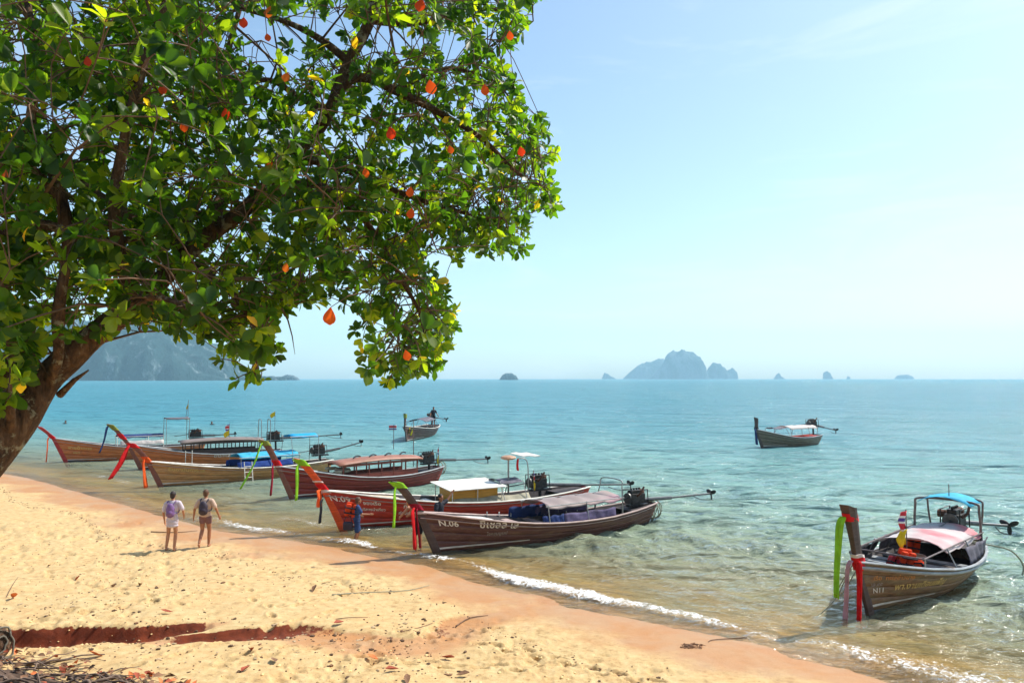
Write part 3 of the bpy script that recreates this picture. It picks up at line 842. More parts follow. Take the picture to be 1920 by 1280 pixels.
def make_boat(label, P0, P1, hullm, prowm=None, group='long-tail boats moored off the beach', railm=None, beam=1.75, bow=1.2, mid=.42, stern=.6, prow=2.3, over=1.25, floorm=None,
              eng=None, tail=(3.2, .9), yaw=0.0, engz=1.05, deckm=None, deck_t=.20, thwarts=(.34, .45, .56, .67), stripe=True, ex=None, tilt=0.0, decks=True, flare=0.0, prow_w=.15):
    P0 = Vector(P0); P1 = Vector(P1); d = P1 - P0; L = math.hypot(d.x, d.y)
    root = empty('longtail_boat', (P0.x, P0.y, 0), math.atan2(d.y, d.x))
    root.rotation_euler = (tilt, 0, math.atan2(d.y, d.x))
    tag(root, label, 'boat', group)
    h = Hull(L, beam, bow, mid, stern, prow, over); h.root = root
    prowm = prowm or hullm; railm = railm or GREYRAIL; floorm = floorm or DARKHOLE
    NS = 5
    vs_ = [0, .26, .46, .64, .82, 1.0]
    for side in (-1, 1):
        for j in range(NS):
            mb = MB(); rows = []
            for t in TS:
                v0 = vs_[j]; v1 = vs_[j + 1]
                lap = .006
                rows.append([h.P(t, v0 if j else 0.0, side, lap * .9), h.P(t, (v0 * 2 + v1) / 3, side, lap * .6), h.P(t, (v0 + 2 * v1) / 3, side, lap * .3), h.P(t, min(1, v1 + .01), side, 0)])
            mb.slab(rows, .02, d=(0, -side, 0))
            mb.build('plank', BLACKHULL if j == 0 else hullm, root, True)
    # inner lining and transom
    mb = MB()
    for side in (-1, 1):
        mb.grid([[h.P(t, v, side, -.045) for v in (.3, .6, 1.0)] for t in TS[2:]])
    mb.build('lining', floorm, root, True)
    mb = MB(); tr = [h.P(1.0, v, -1) for v in (1, .75, .5, .25, 0.02)] + [h.P(1.0, v, 1) for v in (.02, .25, .5, .75, 1)]
    mb.add(tr, [tuple(range(10))]); mb.add([p - Vector((.05, 0, 0)) for p in tr], [tuple(range(9, -1, -1))]); mb.build('transom', hullm, root)
    # gunwale rails and a rub strake below
    for side in (-1, 1):
        mb = MB(); pts = [h.P(t, 1, side, .008) + Vector((0, 0, .012)) for t in TS]
        mb.tube(pts, .038, 6, flat=.75); mb.build('gunwale', railm, root)
        mb = MB(); pts = [h.P(t, .90, side, .018) for t in TS[:-1]]
        mb.tube(pts, .016, 5); mb.build('rub_strake', PINKRAIL, root)
        if stripe:
            mb = MB(); rows = []
            for t in TS[:12]:
                k = max(0, 1 - t / .36) * .5 + .5
                rows.append([h.PZ(t, .10, side, .012), h.PZ(t, .10 + .055 * k, side, .012)])
            mb.slab(rows, .004, d=(0, -side, 0)); mb.build('waterline_stripe', WHITEP, root)
    # deck, floor, thwarts
    if decks:
        mb = MB(); rows = []
        for t in [t for t in TS if t <= deck_t] + [deck_t + .001]:
            z = h.zg(t) - .035
            rows.append([h.PZ(t, z, -1, -.03), Vector((h.PZ(t, z, 1).x, 0, z + .03)), h.PZ(t, z, 1, -.03)])
        mb.slab(rows, .03); mb.build('foredeck', deckm or DECKP, root)
    mb = MB(); rows = []
    for t in TS[6:]:
        rows.append([h.PZ(t, .16, -1, -.02), h.PZ(t, .16, 1, -.02)])
    mb.slab(rows, .02); mb.build('floor', floorm, root)
    for t in thwarts:
        z = h.zg(t) - .10; b = h.PZ(t, z, 1, -.04).y
        mb = MB(); mb.box((h.L * t, 0, z), (.24, 2 * b, .035)); mb.build('bench', railm, root)
    mb = MB(); rows = []
    for t in (.88, .93, .97, 1.0):
        z = h.zg(t) - .06; rows.append([h.PZ(t, z, -1, -.03), h.PZ(t, z, 1, -.03)])
    mb.slab(rows, .03); mb.build('stern_deck', floorm, root)
    prow_post(h, root, prowm, prow_w, flare=flare)
    if eng is not None:
        engine(root, eng, engz, tail[0], tail[1], 1.0, yaw)
    return h

def cabin(h, root, t0, t1, z0, z1, mat, roofm, n=6, w=.62, over=.25, crown=.10):
    x0, x1 = h.L * t0, h.L * t1
    mb = MB()
    for sd in (-1, 1):
        mb.box(((x0 + x1) / 2, sd * w, z0 + (z1 - z0) * .18), (x1 - x0, .03, (z1 - z0) * .36))
        mb.box(((x0 + x1) / 2, sd * w, z1 - .05), (x1 - x0, .031, .10))
    mb.build('cabin_wall', mat, root)
    for i in range(n + 1):
        x = x0 + (x1 - x0) * i / n
        for sd in (-1, 1):
            p = MB(); p.box((x, sd * w, (z0 + z1) / 2), (.05, .045, z1 - z0 - .002)); p.build('window_post', mat, root)
    rows = []
    for i in range(14):
        x = x0 - over + (x1 - x0 + 2 * over) * i / 13
        rows.append([Vector((x, y * (w + .12), z1 + .03 + crown * (1 - y * y) - .10 * (2 * i / 13 - 1) ** 2 + .08)) for y in (-1, -.6, -.2, .2, .6, 1)])
    mb = MB(); mb.slab(rows, .06); mb.build('cabin_roof', roofm, root, True)

# hull paints
H_DARK = painted_wood('dark_brown_hull_paint', (0.115, 0.042, 0.034), (0.24, 0.15, 0.09), .55, .55)
H_RED = painted_wood('red_hull_paint', (0.50, 0.036, 0.018), (0.16, 0.05, 0.03), .4, .5)
H_MAROON = painted_wood('maroon_hull_paint', (0.25, 0.030, 0.022), (0.14, 0.05, 0.03), .4, .5)
H_BROWN = painted_wood('varnished_brown_hull', (0.54, 0.27, 0.10), (0.40, 0.31, 0.16), .5, .55)
H_RBROWN = painted_wood('red_brown_hull', (0.56, 0.17, 0.05), (0.42, 0.22, 0.09), .4, .5)
H_WEATH = painted_wood('weathered_hull', (0.20, 0.105, 0.05), (0.27, 0.22, 0.125), .85, .55, .6)
H_GREY = painted_wood('grey_green_hull', (0.19, 0.14, 0.09), (0.15, 0.09, 0.05), .5)
P_ORANGE = painted_wood('orange_prow_paint', (0.78, 0.085, 0.012), (0.5, 0.06, 0.02), .15)
P_DARK = painted_wood('dark_prow_wood', (0.075, 0.042, 0.036), (0.14, 0.09, 0.06), .5)
P_BROWN = painted_wood('brown_prow_wood', (0.22, 0.07, 0.045), (0.16, 0.09, 0.06), .4)
P_RED = painted_wood('crimson_prow_paint', (0.42, 0.03, 0.03), (0.2, 0.05, 0.03), .3)
T_WHITE = simple('white_lettering', (0.72, 0.66, 0.58), .6); T_GOLD = simple('gold_lettering', (0.62, 0.42, 0.14), .6)
T_ORANGE = simple('orange_lettering', (0.55, 0.22, 0.06), .6)
T_PALE = simple('faded_lettering', (0.30, 0.24, 0.22), .6)

# G  dark brown boat nearest the middle
hG = make_boat('dark brown long-tail boat lettered N.06 with drooping mauve canopy and dark prow', gp(815, 1037), gp(1208, 978), H_DARK, P_DARK,
               eng=None, mid=.50, stern=.72, bow=1.22, prow=2.12, over=1.25, railm=PINKRAIL, deckm=WHITEP, deck_t=.24)
G = hG.root
engine(G, hG.L * .95, .86, 3.35, .70, 1.0, -.02)
side = -1
text_on_hull(hG, G, 'N.06', .045, .80, .24, T_WHITE, side, -.14)
text_on_hull(hG, G, 'ชิเชลล์ เล', .165, .66, .30, T_WHITE, side, -.10)
text_on_hull(hG, G, 'โชคสมบูรณ์', .19, .40, .13, T_PALE, side, -.03, 'faded small lettering')
band(hG, G, 1.96, 2.13, C_GREEN, label='lime green cloth wound round the prow tip')
hang(hG, G, 2.0, 1.10, C_GREEN, .15, -1, -.05, label='lime green hanging ribbon')
band(hG, G, 1.30, 1.48, C_DRED); hang(hG, G, 1.38, 1.15, C_RED, .22, -1, .05, dx=-.02, label='long red hanging ribbon', seed=4)
hang(hG, G, 1.35, 1.10, C_DRED, .12, -1, .12, dx=.06, seed=5); band(hG, G, 1.18, 1.24, C_WHITE)
canopy(hG, G, .43, .80, 1.08, CANG, w=.68, n=4, sag=.09)
side_tarp(hG, G, .37, .56, .50, .90, C_NAVY, 1); side_tarp(hG, G, .50, .76, .50, .80, C_PURP, -1); side_tarp(hG, G, .50, .76, .50, .82, C_PURP, 1)
side_tarp(hG, G, .40, .50, .50, .80, C_NAVY, -1)
hoop(hG, G, hG.L * .80, 1.60, .55, STEEL, .02)
rope_coil(hG, G, hG.L + .35, .55); rope_coil(hG, G, hG.L + .25, .35, .25)
for i in range(9):
    g = hG.P(.27 + i * .055, 1, 1)
    mb = MB(); mb.tube([(g.x, g.y * .92, g.z), (g.x, g.y * .92, g.z + .12)], .022, 6); mb.build('cleat', WHITEP, G)

# F  red boat N.09
hF = make_boat('red long-tail boat lettered N.09 with orange prow and white box roof', gp(638, 992), gp(1085, 945), H_RED, P_ORANGE,
               eng=None, mid=.55, stern=.75, bow=1.32, prow=2.38, over=1.42, deck_t=.22, railm=WHITEP, beam=1.9)
Fb = hF.root
engine(Fb, .80 * hF.L, .98, 4.0, .62, 1.05, -.03)
text_on_hull(hF, Fb, 'N.09', .008, .99, .27, T_WHITE, -1, -.20)
text_on_hull(hF, Fb, 'จองเรือ', .095, .80, .17, T_WHITE, -1, -.12); text_on_hull(hF, Fb, 'บริการนำเที่ยว', .085, .60, .13, T_WHITE, -1, -.10)
text_on_hull(hF, Fb, 'การเวีย', .215, .60, .20, T_WHITE, -1, -.10); text_on_hull(hF, Fb, 'ท่องเที่ยวทะเล', .20, .38, .16, T_WHITE, -1, -.07)
band(hF, Fb, 2.18, 2.39, C_GREEN, label='lime green cloth wound round the prow tip'); hang(hF, Fb, 2.24, 1.15, C_GREEN, .15, -1, -.05, label='lime green hanging ribbon', seed=8)
band(hF, Fb, 1.36, 1.56, C_RED); band(hF, Fb, 1.26, 1.36, C_WHITE, label='white cord round the prow')
band(hF, Fb, 1.62, 1.66, C_WHITE)
hang(hF, Fb, 1.38, .55, C_ORANGE, .30, -1, .0, dx=-.06, label='orange cloth tied at the stem', seed=11); hang(hF, Fb, 1.05, .75, C_BLACK, .16, -1, -.05, dx=-.15, label='black hanging cloth', seed=9)
# box with white roof
bx0, bx1 = hF.L * .40, hF.L * .585
OCHRE = painted_wood('ochre_box_paint', (0.62, 0.30, 0.05), (0.4, 0.2, 0.05), .1, .1, .3, .05)
for i in range(2):
    for sd in (-1, 1):
        mb = MB(); xa = bx0 + (bx1 - bx0) * i / 2; xb = bx0 + (bx1 - bx0) * (i + 1) / 2
        mb.box(((xa + xb) / 2, sd * .55, .84), (xb - xa - .02, .04, .42)); mb.build('box_panel', OCHRE, Fb)
for x in (bx0, bx1):
    mb = MB(); mb.box((x, 0, .84), (.04, 1.06, .42)); mb.build('box_panel', OCHRE, Fb)
mb = MB(); rows = [[Vector((bx0 - .25 + (bx1 - bx0 + .5) * i / 5, y, 1.40 - .22 * (y < -.7) + (.10 if y > 0 else 0))) for y in (-.85, -.45, 0, .45, .85)] for i in range(6)]
rows = [[Vector((p.x, p.y, 1.10 + .12 * (p.y + .85) / 1.7)) for p in r] for r in rows]
mb.slab(rows, .03); mb.build('roof_sheet', simple('white_roof_sheet', (0.80, 0.76, 0.66), .6, 0, .06, 2), Fb)
for sd in (-1, 1):
    for x in (bx0 - .1, (bx0 + bx1) / 2, bx1 + .1):
        mb = MB(); mb.tube([(x, sd * .7, .5), (x, sd * .72, 1.09 + .06 * (sd + 1))], .018, 6); mb.build('roof_post', WHITEP, Fb)
side_tarp(hF, Fb, .40, .72, .52, .74, C_TAN, -1, .60)
canopy(hF, Fb, .60, .70, 1.22, C_GREY, w=.5, n=1, name='grey_awning', rail=False, crown=.03)
mb = MB(); mb.tube([(hF.L * .66, -.1, .5), (hF.L * .66, -.1, 1.98)], .035, 8); ms = mb.build('mast', STEEL, Fb)
mb = MB(); mb.ball((hF.L * .66, -.1, 2.03), (.30, .30, .09), 14, 6); mb.build('lamp_shade', simple('brown_bell', (0.45, 0.25, 0.15), .5), ms)
mb = MB(); mb.tube(lerp_path([(hF.L * .73, -.4, .6), (hF.L * .73, -.4, 1.65), (hF.L * .72, -.35, 1.97), (hF.L * .69, -.3, 2.0)], 14), .022, 7); hk = mb.build('hooked_pole', STEEL, Fb)
strip(lerp_path([(hF.L * .69, -.3, 1.98), (hF.L * .687, -.3, 1.75), (hF.L * .69, -.3, 1.55)], 5), .10, 'ribbon', C_RED, hk, label='small red rag')
mb = MB(); rows = [[Vector((hF.L * .72 + .75 * i / 3, -.25 + .5 * k, 2.06 + .02 * k + .03 * math.sin(i * 2))) for k in range(3)] for i in range(4)]; mb.slab(rows, .03); mb.build('solar_panel', WHITEP, Fb)
flag(hF, Fb, hF.L * .745, -.55, .7, 1.55, d=(.25, 0))

# E  maroon cabin boat
hE = make_boat('maroon long-tail boat with windowed red-brown cabin and plain brown prow', gp(545, 935), gp(815, 903), H_MAROON, P_BROWN,
               mid=.58, stern=.78, bow=1.40, prow=2.48, over=1.25, beam=1.8, deck_t=.26)
E_ = hE.root
engine(E_, hE.L * .94, 1.15, 3.4, .85, 1.0)
cabin(hE, E_, .28, .80, .60, 1.28, painted_wood('red_brown_cabin', (0.24, 0.05, 0.03), (0.2, 0.08, 0.04), .3), painted_wood('cabin_roof_paint', (0.33, 0.13, 0.08), (0.4, 0.3, 0.2), .4), 6)
band(hE, E_, 2.28, 2.49, C_OLIVE); hang(hE, E_, 2.40, 1.75, C_GREEN, .17, -1, -.85, label='lime green ribbon blown forward', seed=12)
band(hE, E_, 1.42, 1.66, C_RED); hang(hE, E_, 1.5, 1.25, C_DRED, .17, -1, -.10, label='crimson hanging ribbon', seed=13); band(hE, E_, 1.36, 1.42, C_WHITE)
mb = MB(); mb.tube([(hE.L * .86, .3, .8), (hE.L * .86, .3, 3.0)], .02, 6); mb.build('antenna', POLE, E_)
flag(hE, E_, hE.L * .98, -.5, .8, 1.75, d=(-.2, 0))
rope_coil(hE, E_, hE.L + .25, .8)
mb = MB()
for k in range(9):
    mb.box((hE.L * (.27 + .01 * k), random.uniform(-.4, .4), .92 + random.uniform(0, .15)), (.5, .3, .12), Matrix.Rotation(random.uniform(0, 3), 3, 'Z'))
mb.build('canvas_bundle', C_TAN, E_, bevel=.03)
for k in range(4):
    mb = MB(); mb.tube(lerp_path([(hE.L * (.38 + .11 * k), -.2, 1.50), (hE.L * (.42 + .11 * k), 0, 1.56), (hE.L * (.46 + .11 * k), .2, 1.50)], 6), .03, 6); mb.build('rolled_mat', C_BLACK, E_)

# D  brown boat with blue canopy
hD = make_boat('varnished brown long-tail boat with light blue canopy and a white ladder', gp(298, 912), gp(610, 884), H_BROWN, P_BROWN,
               mid=.56, stern=.66, bow=1.20, prow=2.06, over=1.25, beam=1.8, deck_t=.3, railm=WHITEP, deckm=WHITEP)
D = hD.root
engine(D, hD.L * .95, 1.15, 2.1, 1.45, 1.0)
canopy(hD, D, .42, .78, 1.12, C_CYAN, w=.72, n=4, sag=.02, crown=.18)
side_tarp(hD, D, .40, .74, .62, .92, C_ROYAL, -1, .70); side_tarp(hD, D, .40, .74, .62, .92, C_ROYAL, 1, .74)
band(hD, D, 1.86, 2.07, C_RED); hang(hD, D, 2.0, 1.45, C_RED, .34, -1, -.75, label='broad red ribbon blown forward', seed=14)
band(hD, D, 1.14, 1.42, C_ORANGE); hang(hD, D, 1.32, 1.3, C_ORANGE, .22, -1, .12, dx=-.02, label='orange hanging ribbon', seed=15)
text_on_hull(hD, D, 'อันดามันทัวร์ เล', .07, .72, .22, T_GOLD, -1, -.12)
canopy(hD, D, .74, .92, 2.0, C_BLUE, w=.5, n=1, sag=.0, crown=.10, rail=True)
ld = MB()
for dx in (0, .38): ld.tube([(hD.L * .43 + dx, -hD.bg(.43) - .06, .95), (hD.L * .43 + dx, -hD.bg(.43) - .25, -.25)], .022, 6)
ldo = ld.build('ladder', WHITEP, D)
for k in range(4):
    r_ = MB(); z = .72 - k * .26; r_.tube([(hD.L * .43, -hD.bg(.43) - .09 - .04 * k, z), (hD.L * .43 + .38, -hD.bg(.43) - .09 - .04 * k, z)], .018, 6); r_.build('rung', WHITEP, ldo)

# C  long roofed boat behind D
hC = make_boat('brown long-tail boat with long dark windowed cabin and olive garland on its prow', gp(262, 880), gp(520, 866), H_RBROWN, P_BROWN,
               mid=.68, stern=.75, bow=1.4, prow=2.5, over=1.5, beam=1.8, deck_t=.3)
C_ = hC.root
engine(C_, hC.L * .97, 1.5, 3.6, 1.5, 1.0)
cabin(hC, C_, .30, .84, .72, 1.40, painted_wood('dark_cabin_wood', (0.06, 0.035, 0.03), (0.1, 0.06, 0.04), .3), painted_wood('grey_brown_roof', (0.22, 0.17, 0.15), (0.3, 0.2, 0.1), .4), 9)
band(hC, C_, 2.2, 2.51, C_OLIVE); band(hC, C_, 1.7, 2.0, C_RED, label='red cloth band'); hang(hC, C_, 2.46, 1.45, C_NAVY, .13, -1, -.35, label='dark blue hanging ribbon', seed=16)
text_on_hull(hC, C_, 'ดาวทะเล', .50, .55, .26, T_WHITE, -1, 0)
hoop(hC, C_, hC.L * .86, 2.55, .4, STEEL, .022, .0); hoop(hC, C_, hC.L * .93, 2.55, .4, STEEL, .022, .0)
flag(hC, C_, hC.L * .97, -.2, 1.2, 3.05, striped=False, d=(-.7, .2)); flag(hC, C_, hC.L * .62, -.3, 1.5, 2.4, d=(-.8, .1))
for dx in (.30, .345):
    mb = MB(); mb.tube([(hC.L * dx, -hC.bg(dx) - .05, 1.0), (hC.L * dx, -hC.bg(dx) - .12, .0)], .02, 6); mb.build('ladder_rail', WHITEP, C_)

# A  leftmost
hA = make_boat('red-brown long-tail boat with gold lettering farthest left, navy awning over its middle', gp(121, 866), gp(375, 853), H_RBROWN, P_RED,
               mid=.70, stern=.75, bow=1.45, prow=2.15, over=1.35, beam=1.7, deck_t=.28)
A = hA.root
engine(A, hA.L * .96, 1.35, 2.0, 1.3, 1.0)
canopy(hA, A, .36, .70, 1.42, C_NAVY, w=.6, n=3, sag=.02, crown=.10, postm=WHITEP)
side_tarp(hA, A, .38, .70, .9, 1.15, C_WHITE, -1, .7)
text_on_hull(hA, A, 'สายน้ำทะเล', .06, .78, .24, T_GOLD, -1, -.08); text_on_hull(hA, A, 'กระบี่', .08, .50, .16, T_GOLD, -1, -.04)
band(hA, A, 1.42, 1.62, C_RED); hang(hA, A, 1.52, 1.45, C_ORANGE, .10, -1, -.05, label='thin red ribbon', seed=17)
canopy(hA, A, .72, .90, 2.45, C_GREY, w=.5, n=1, sag=.0, crown=.04)
mb = MB(); mb.tube([(hA.L * .88, 0, 2.45), (hA.L * .90, 0, 3.6)], .014, 6); mb.build('flag_pole', POLE, A)
flag(hA, A, hA.L * .90, .1, 2.5, 3.35, striped=False, d=(-.3, 0))

# H  nearest right
hH = make_boat('weathered long-tail boat at lower right with pink canopy and blue engine awning', gp(1627, 1148), gp(1797, 1057), H_WEATH, P_DARK,
               mid=.60, stern=.70, bow=1.15, prow=2.35, over=.95, beam=2.25, deck_t=.16, thwarts=(.36, .47, .60), deckm=GREYRAIL, flare=.7, prow_w=.15)
Hb = hH.root
engine(Hb, hH.L * .97, 1.20, 1.55, .92, 1.05, -.55)
canopy(hH, Hb, .42, .86, 1.06, CANP, w=.80, n=4, sag=.06, crown=.16, rail=False)
for sd in (-1, 1):
    mb = MB(); mb.tube([(hH.L * .20, sd * .74, 1.05), (hH.L * .88, sd * .80, 1.07)], .018, 6); mb.build('canopy_rail', POLE, Hb)
    mb = MB(); mb.tube([(hH.L * .21, sd * .74, .68), (hH.L * .21, sd * .74, 1.05)], .018, 6); mb.build('canopy_post', STEEL, Hb)
mb = MB(); mb.tube([(hH.L * .20, -.74, 1.05), (hH.L * .20, .74, 1.05)], .018, 6); mb.build('canopy_rail', POLE, Hb)
side_tarp(hH, Hb, .20, .50, .66, .95, C_BLACK, 1, .9); side_tarp(hH, Hb, .56, .86, .62, .98, C_GREY, -1, .95); side_tarp(hH, Hb, .56, .86, .62, .98, C_GREY, 1, .95)
canopy(hH, Hb, .82, .98, 1.80, C_CYAN, w=.62, n=1, sag=.0, crown=.10, posts=False, rail=False, name='engine_awning')
hoop(hH, Hb, hH.L * .86, 1.80, .76, POLE, .032, .0); hoop(hH, Hb, hH.L * .97, 1.80, .66, POLE, .026, .0)
mb = MB(); mb.tube([(hH.L * .9, 0, 1.88), (hH.L * .9, 0, 2.2)], .012, 6); mb.build('antenna', POLE, Hb)
band(hH, Hb, 2.05, 2.22, C_RED, label='red cloth under the prow tip'); hang(hH, Hb, 2.15, 1.65, C_GREEN, .16, 1, -.10, dx=-.12, label='broad lime green ribbon', seed=20, dy=.05)
band(hH, Hb, .98, 1.26, C_RED); hang(hH, Hb, 1.2, 1.30, C_PINK, .13, 1, -.22, dx=-.10, label='pink hanging ribbon', seed=21); hang(hH, Hb, 1.2, 1.20, C_RED, .14, -1, -.14, dx=-.04, label='red hanging ribbon', seed=22)
band(hH, Hb, 1.26, 1.33, C_WHITE)
text_on_hull(hH, Hb, 'เรือ  ทะเลอ่าวนาง', .04, .72, .13, T_ORANGE, -1, -.09); text_on_hull(hH, Hb, 'N11', .035, .42, .16, T_WHITE, -1, -.05)
text_on_hull(hH, Hb, 'พา.งามเดือนเพ็ญ', .12, .42, .21, T_GOLD, -1, -.03); text_on_hull(hH, Hb, 'เล.๔๕', .03, .58, .12, T_PALE, -1, -.06)
flag(hH, Hb, hH.L * .34, -.1, .9, 1.95, d=(-.9, .5), k=.62)
for sd, rr in ((-1, .012), (1, .012)):
    mb = MB(); mb.tube(lerp_path([(-.5, .05, 1.15), (-.55, .35, .6), (-.5, .5, .25), (-.8, .75, -.1)] if sd > 0 else [(-.55, .1, 1.0), (-.62, .30, .55), (-.3, .42, .35), (.1, .25, .85)], 14), rr, 5); mb.build('bow_rope', ROPE, Hb)
mb = MB(); mb.tube(lerp_path([(hH.L * .9, -hH.bg(.9), .75), (hH.L * .97, -hH.bg(.9) - .45, .6), (hH.L * 1.02, -hH.bg(.9) - .65, .2), (hH.L * 1.0, -hH.bg(.9) - .6, -.15)], 14), .022, 6); mb.build('stern_rope', ROPE, Hb)
rope_coil(hH, Hb, hH.L * .99, .55, -.35, .22)
# second white belt below the gunwale of this boat
for sd in (-1, 1):
    mb = MB(); mb.tube([hH.P(t, .93, sd, .03) for t in TS], .034, 6); mb.build('rub_strake', GREYRAIL, Hb)
LJ = cloth_mat('orange_vest_cloth', (0.80, 0.08, 0.02)); LJ2 = cloth_mat('dark_red_vest_cloth', (0.40, 0.02, 0.03))
def life_vest(loc, rz, mat, label, group='life vests piled in the nearest boat', tiltx=.5):
    t = empty('life_vest', loc, rz); t.rotation_euler = (tiltx, .2, rz); tag(t, label, 'life vest', group)
    for sx in (-.11, .11):
        mb = MB(); mb.box((sx, 0, .22), (.17, .09, .40)); mb.build('foam_panel', mat, t, True, bevel=.03)
    mb = MB(); mb.box((0, .12, .24), (.36, .07, .42)); mb.build('back_panel', mat, t, True, bevel=.03)
    for z in (.14, .3):
        mb = MB(); mb.box((0, .035, z), (.42, .26, .03)); mb.build('strap', C_BLACK, t)
def inboat(h, x, y, z): return h.root.matrix_basis @ Vector((x, y, z))
bpy.context.view_layer.update()
for i, (x, y, z, rz, m_, lb) in enumerate([(.30, -.10, .62, .3, LJ, 'orange life vest on top of the pile behind the prow of the nearest boat'), (.27, .12, .45, 1.4, LJ2, 'dark red life vest on the left side of the pile in the nearest boat'),
        (.32, -.30, .42, 2.2, LJ, 'orange life vest on the right side of the pile in the nearest boat'), (.25, -.08, .35, .9, LJ2, 'crumpled dark red life vest at the front foot of the pile in the nearest boat'), (.60, .35, .62, .1, LJ, 'orange life vest hanging under the pink canopy of the nearest boat')]):
    life_vest(inboat(hH, hH.L * x, y, z), rz, m_, lb, tiltx=.25 + .2 * i if i < 4 else 0)
t = empty('basket', inboat(hH, hH.L * .52, 0.1, .56)); tag(t, 'round straw basket on a bench under the pink canopy of the nearest boat', 'basket')
mb = MB(); mb.tube([(0, 0, 0), (0, 0, .12)], [.17, .23], 14, cap=True); mb.build('basket_body', DECKP, t)
mb = MB(); mb.tube([(.23 * math.cos(a), .23 * math.sin(a), .12) for a in np.linspace(0, 2 * PI, 20)], .018, 5); mb.build('basket_rim', WHITEP, t)

# I  far right boat
hI = make_boat('small grey-green long-tail boat with white canopy alone far out on the right', gp(1428, 839), gp(1530, 832), H_GREY, P_DARK,
               mid=.62, stern=.75, bow=1.35, prow=2.15, over=.55, beam=1.9, deck_t=.15, floorm=H_RED, railm=GREYRAIL)
I_ = hI.root
engine(I_, hI.L * .93, 1.55, 2.3, .95, 1.1)
canopy(hI, I_, .38, .88, 1.35, C_WHITE, w=.7, n=3, sag=.03, crown=.15); band(hI, I_, 1.32, 1.5, C_BLACK); hang(hI, I_, 1.4, 1.15, C_NAVY, .22, -1, .15, seed=30)
canopy(hI, I_, .15, .36, 1.40, C_GREY, w=.35, n=1, crown=.02, rail=False, name='grey_awning')
# J  far boat in the middle
hJ = make_boat('far long-tail boat with yellow cloth on its bow and a man at its stern', gp(762, 828), gp(812, 812), H_DARK, P_DARK,
               mid=.75, stern=.8, bow=1.25, prow=2.2, over=.5, beam=2.3, deck_t=.15, railm=WHITEP)
J = hJ.root
band(hJ, J, 1.9, 2.21, C_OLIVE); engine(J, hJ.L * .92, 1.6, 1.9, 1.2, 1.0, -.5)
canopy(hJ, J, .35, .75, 1.45, C_GREY, w=.75, n=2, crown=.15)
strip([hJ.PZ(.05, 1.1 - .08 * i, -1, .04) + Vector((.28, 0, 0)) for i in range(9)], .75, 'bow_cloth', C_YEL, J, (1, -.25, 0), .03)
# flag stake standing in the water
t = empty('flag_stake', (gp(738, 842).x, gp(738, 842).y, -.6)); tag(t, 'thin stake with a small striped flag in the water left of the far middle boat', 'flag')
mb = MB(); mb.tube([(0, 0, 0), (0, 0, 2.3)], .025, 6); mb.build('pole', POLE, t)
mb = MB(); mb.slab([[Vector((-.05 + .55 * i / 5 - .3, .03 * math.sin(i), 1.95 + .12 * k)) for k in range(4)] for i in range(6)], .01, d=(0, 1, 0)); mb.build('flag', FLAGM, t, True)
# ================================================================== SEA ALMOND TREE
def bark_mat():
    m = NT('bark'); v = m.vec(scale=(1, 1, 1)); v2 = m.vec(scale=(5, 5, 2))
    a = m.noise(v2, 2.5, 6, 0.7, 0.6); b = m.noise(v, 7, 4, 0.7)
    c = m.ramp(a, [(0.3, (0.028, 0.017, 0.012)), (0.55, (0.13, 0.070, 0.040)), (0.75, (0.26, 0.155, 0.09))])
    c = m.mix(m.math('MULTIPLY', m.ramp(b, [(0.57, 0), (0.64, 1)]), 0.7), c, (0.36, 0.32, 0.22))
    return m.done(m.bsdf(c, 0.9, 0, 0.2, m.bump(m.math('ADD', a, m.math('MULTIPLY', m.vor(v2, 6), 0.5)), 1.0, 0.05)))
BARK = bark_mat()
TWIG = simple('twig_bark', (0.12, 0.068, 0.038), 0.85, 0, 0.4, 10)
def leaf_mat(name, stops, trans, tr=0.56):
    m = NT(name); at_ = m.attr('tint'); nz = m.noise(m.vec(), 14, 3)
    c = m.ramp(m.math('ADD', at_, m.math('MULTIPLY', m.math('SUBTRACT', nz, 0.5), 0.12)), stops)
    b = m.bsdf(c, 0.40, 0, 0.35)
    t = m.n('BsdfTranslucent'); m.val(t.inputs[0], m.mix(1.0, c, trans, 'MULTIPLY'))
    ad = m.n('MixShader'); ad.inputs[0].default_value = tr
    m.l(b, ad.inputs[1]); m.l(t.outputs[0], ad.inputs[2]); return m.done(ad.outputs[0])
LEAFG = leaf_mat('leaf_green', [(0.0, (0.012, 0.036, 0.009)), (0.30, (0.026, 0.066, 0.010)), (0.5, (0.070, 0.115, 0.013)), (0.7, (0.115, 0.165, 0.016)), (0.9, (0.22, 0.21, 0.03)), (1.0, (0.34, 0.20, 0.03))], (7.2, 6.2, 0.9))
LEAFO = leaf_mat('leaf_orange', [(0.0, (0.90, 0.05, 0.006)), (0.5, (0.95, 0.14, 0.01)), (1.0, (0.80, 0.32, 0.03))], (1.0, 1.0, 1.0), 0.55)

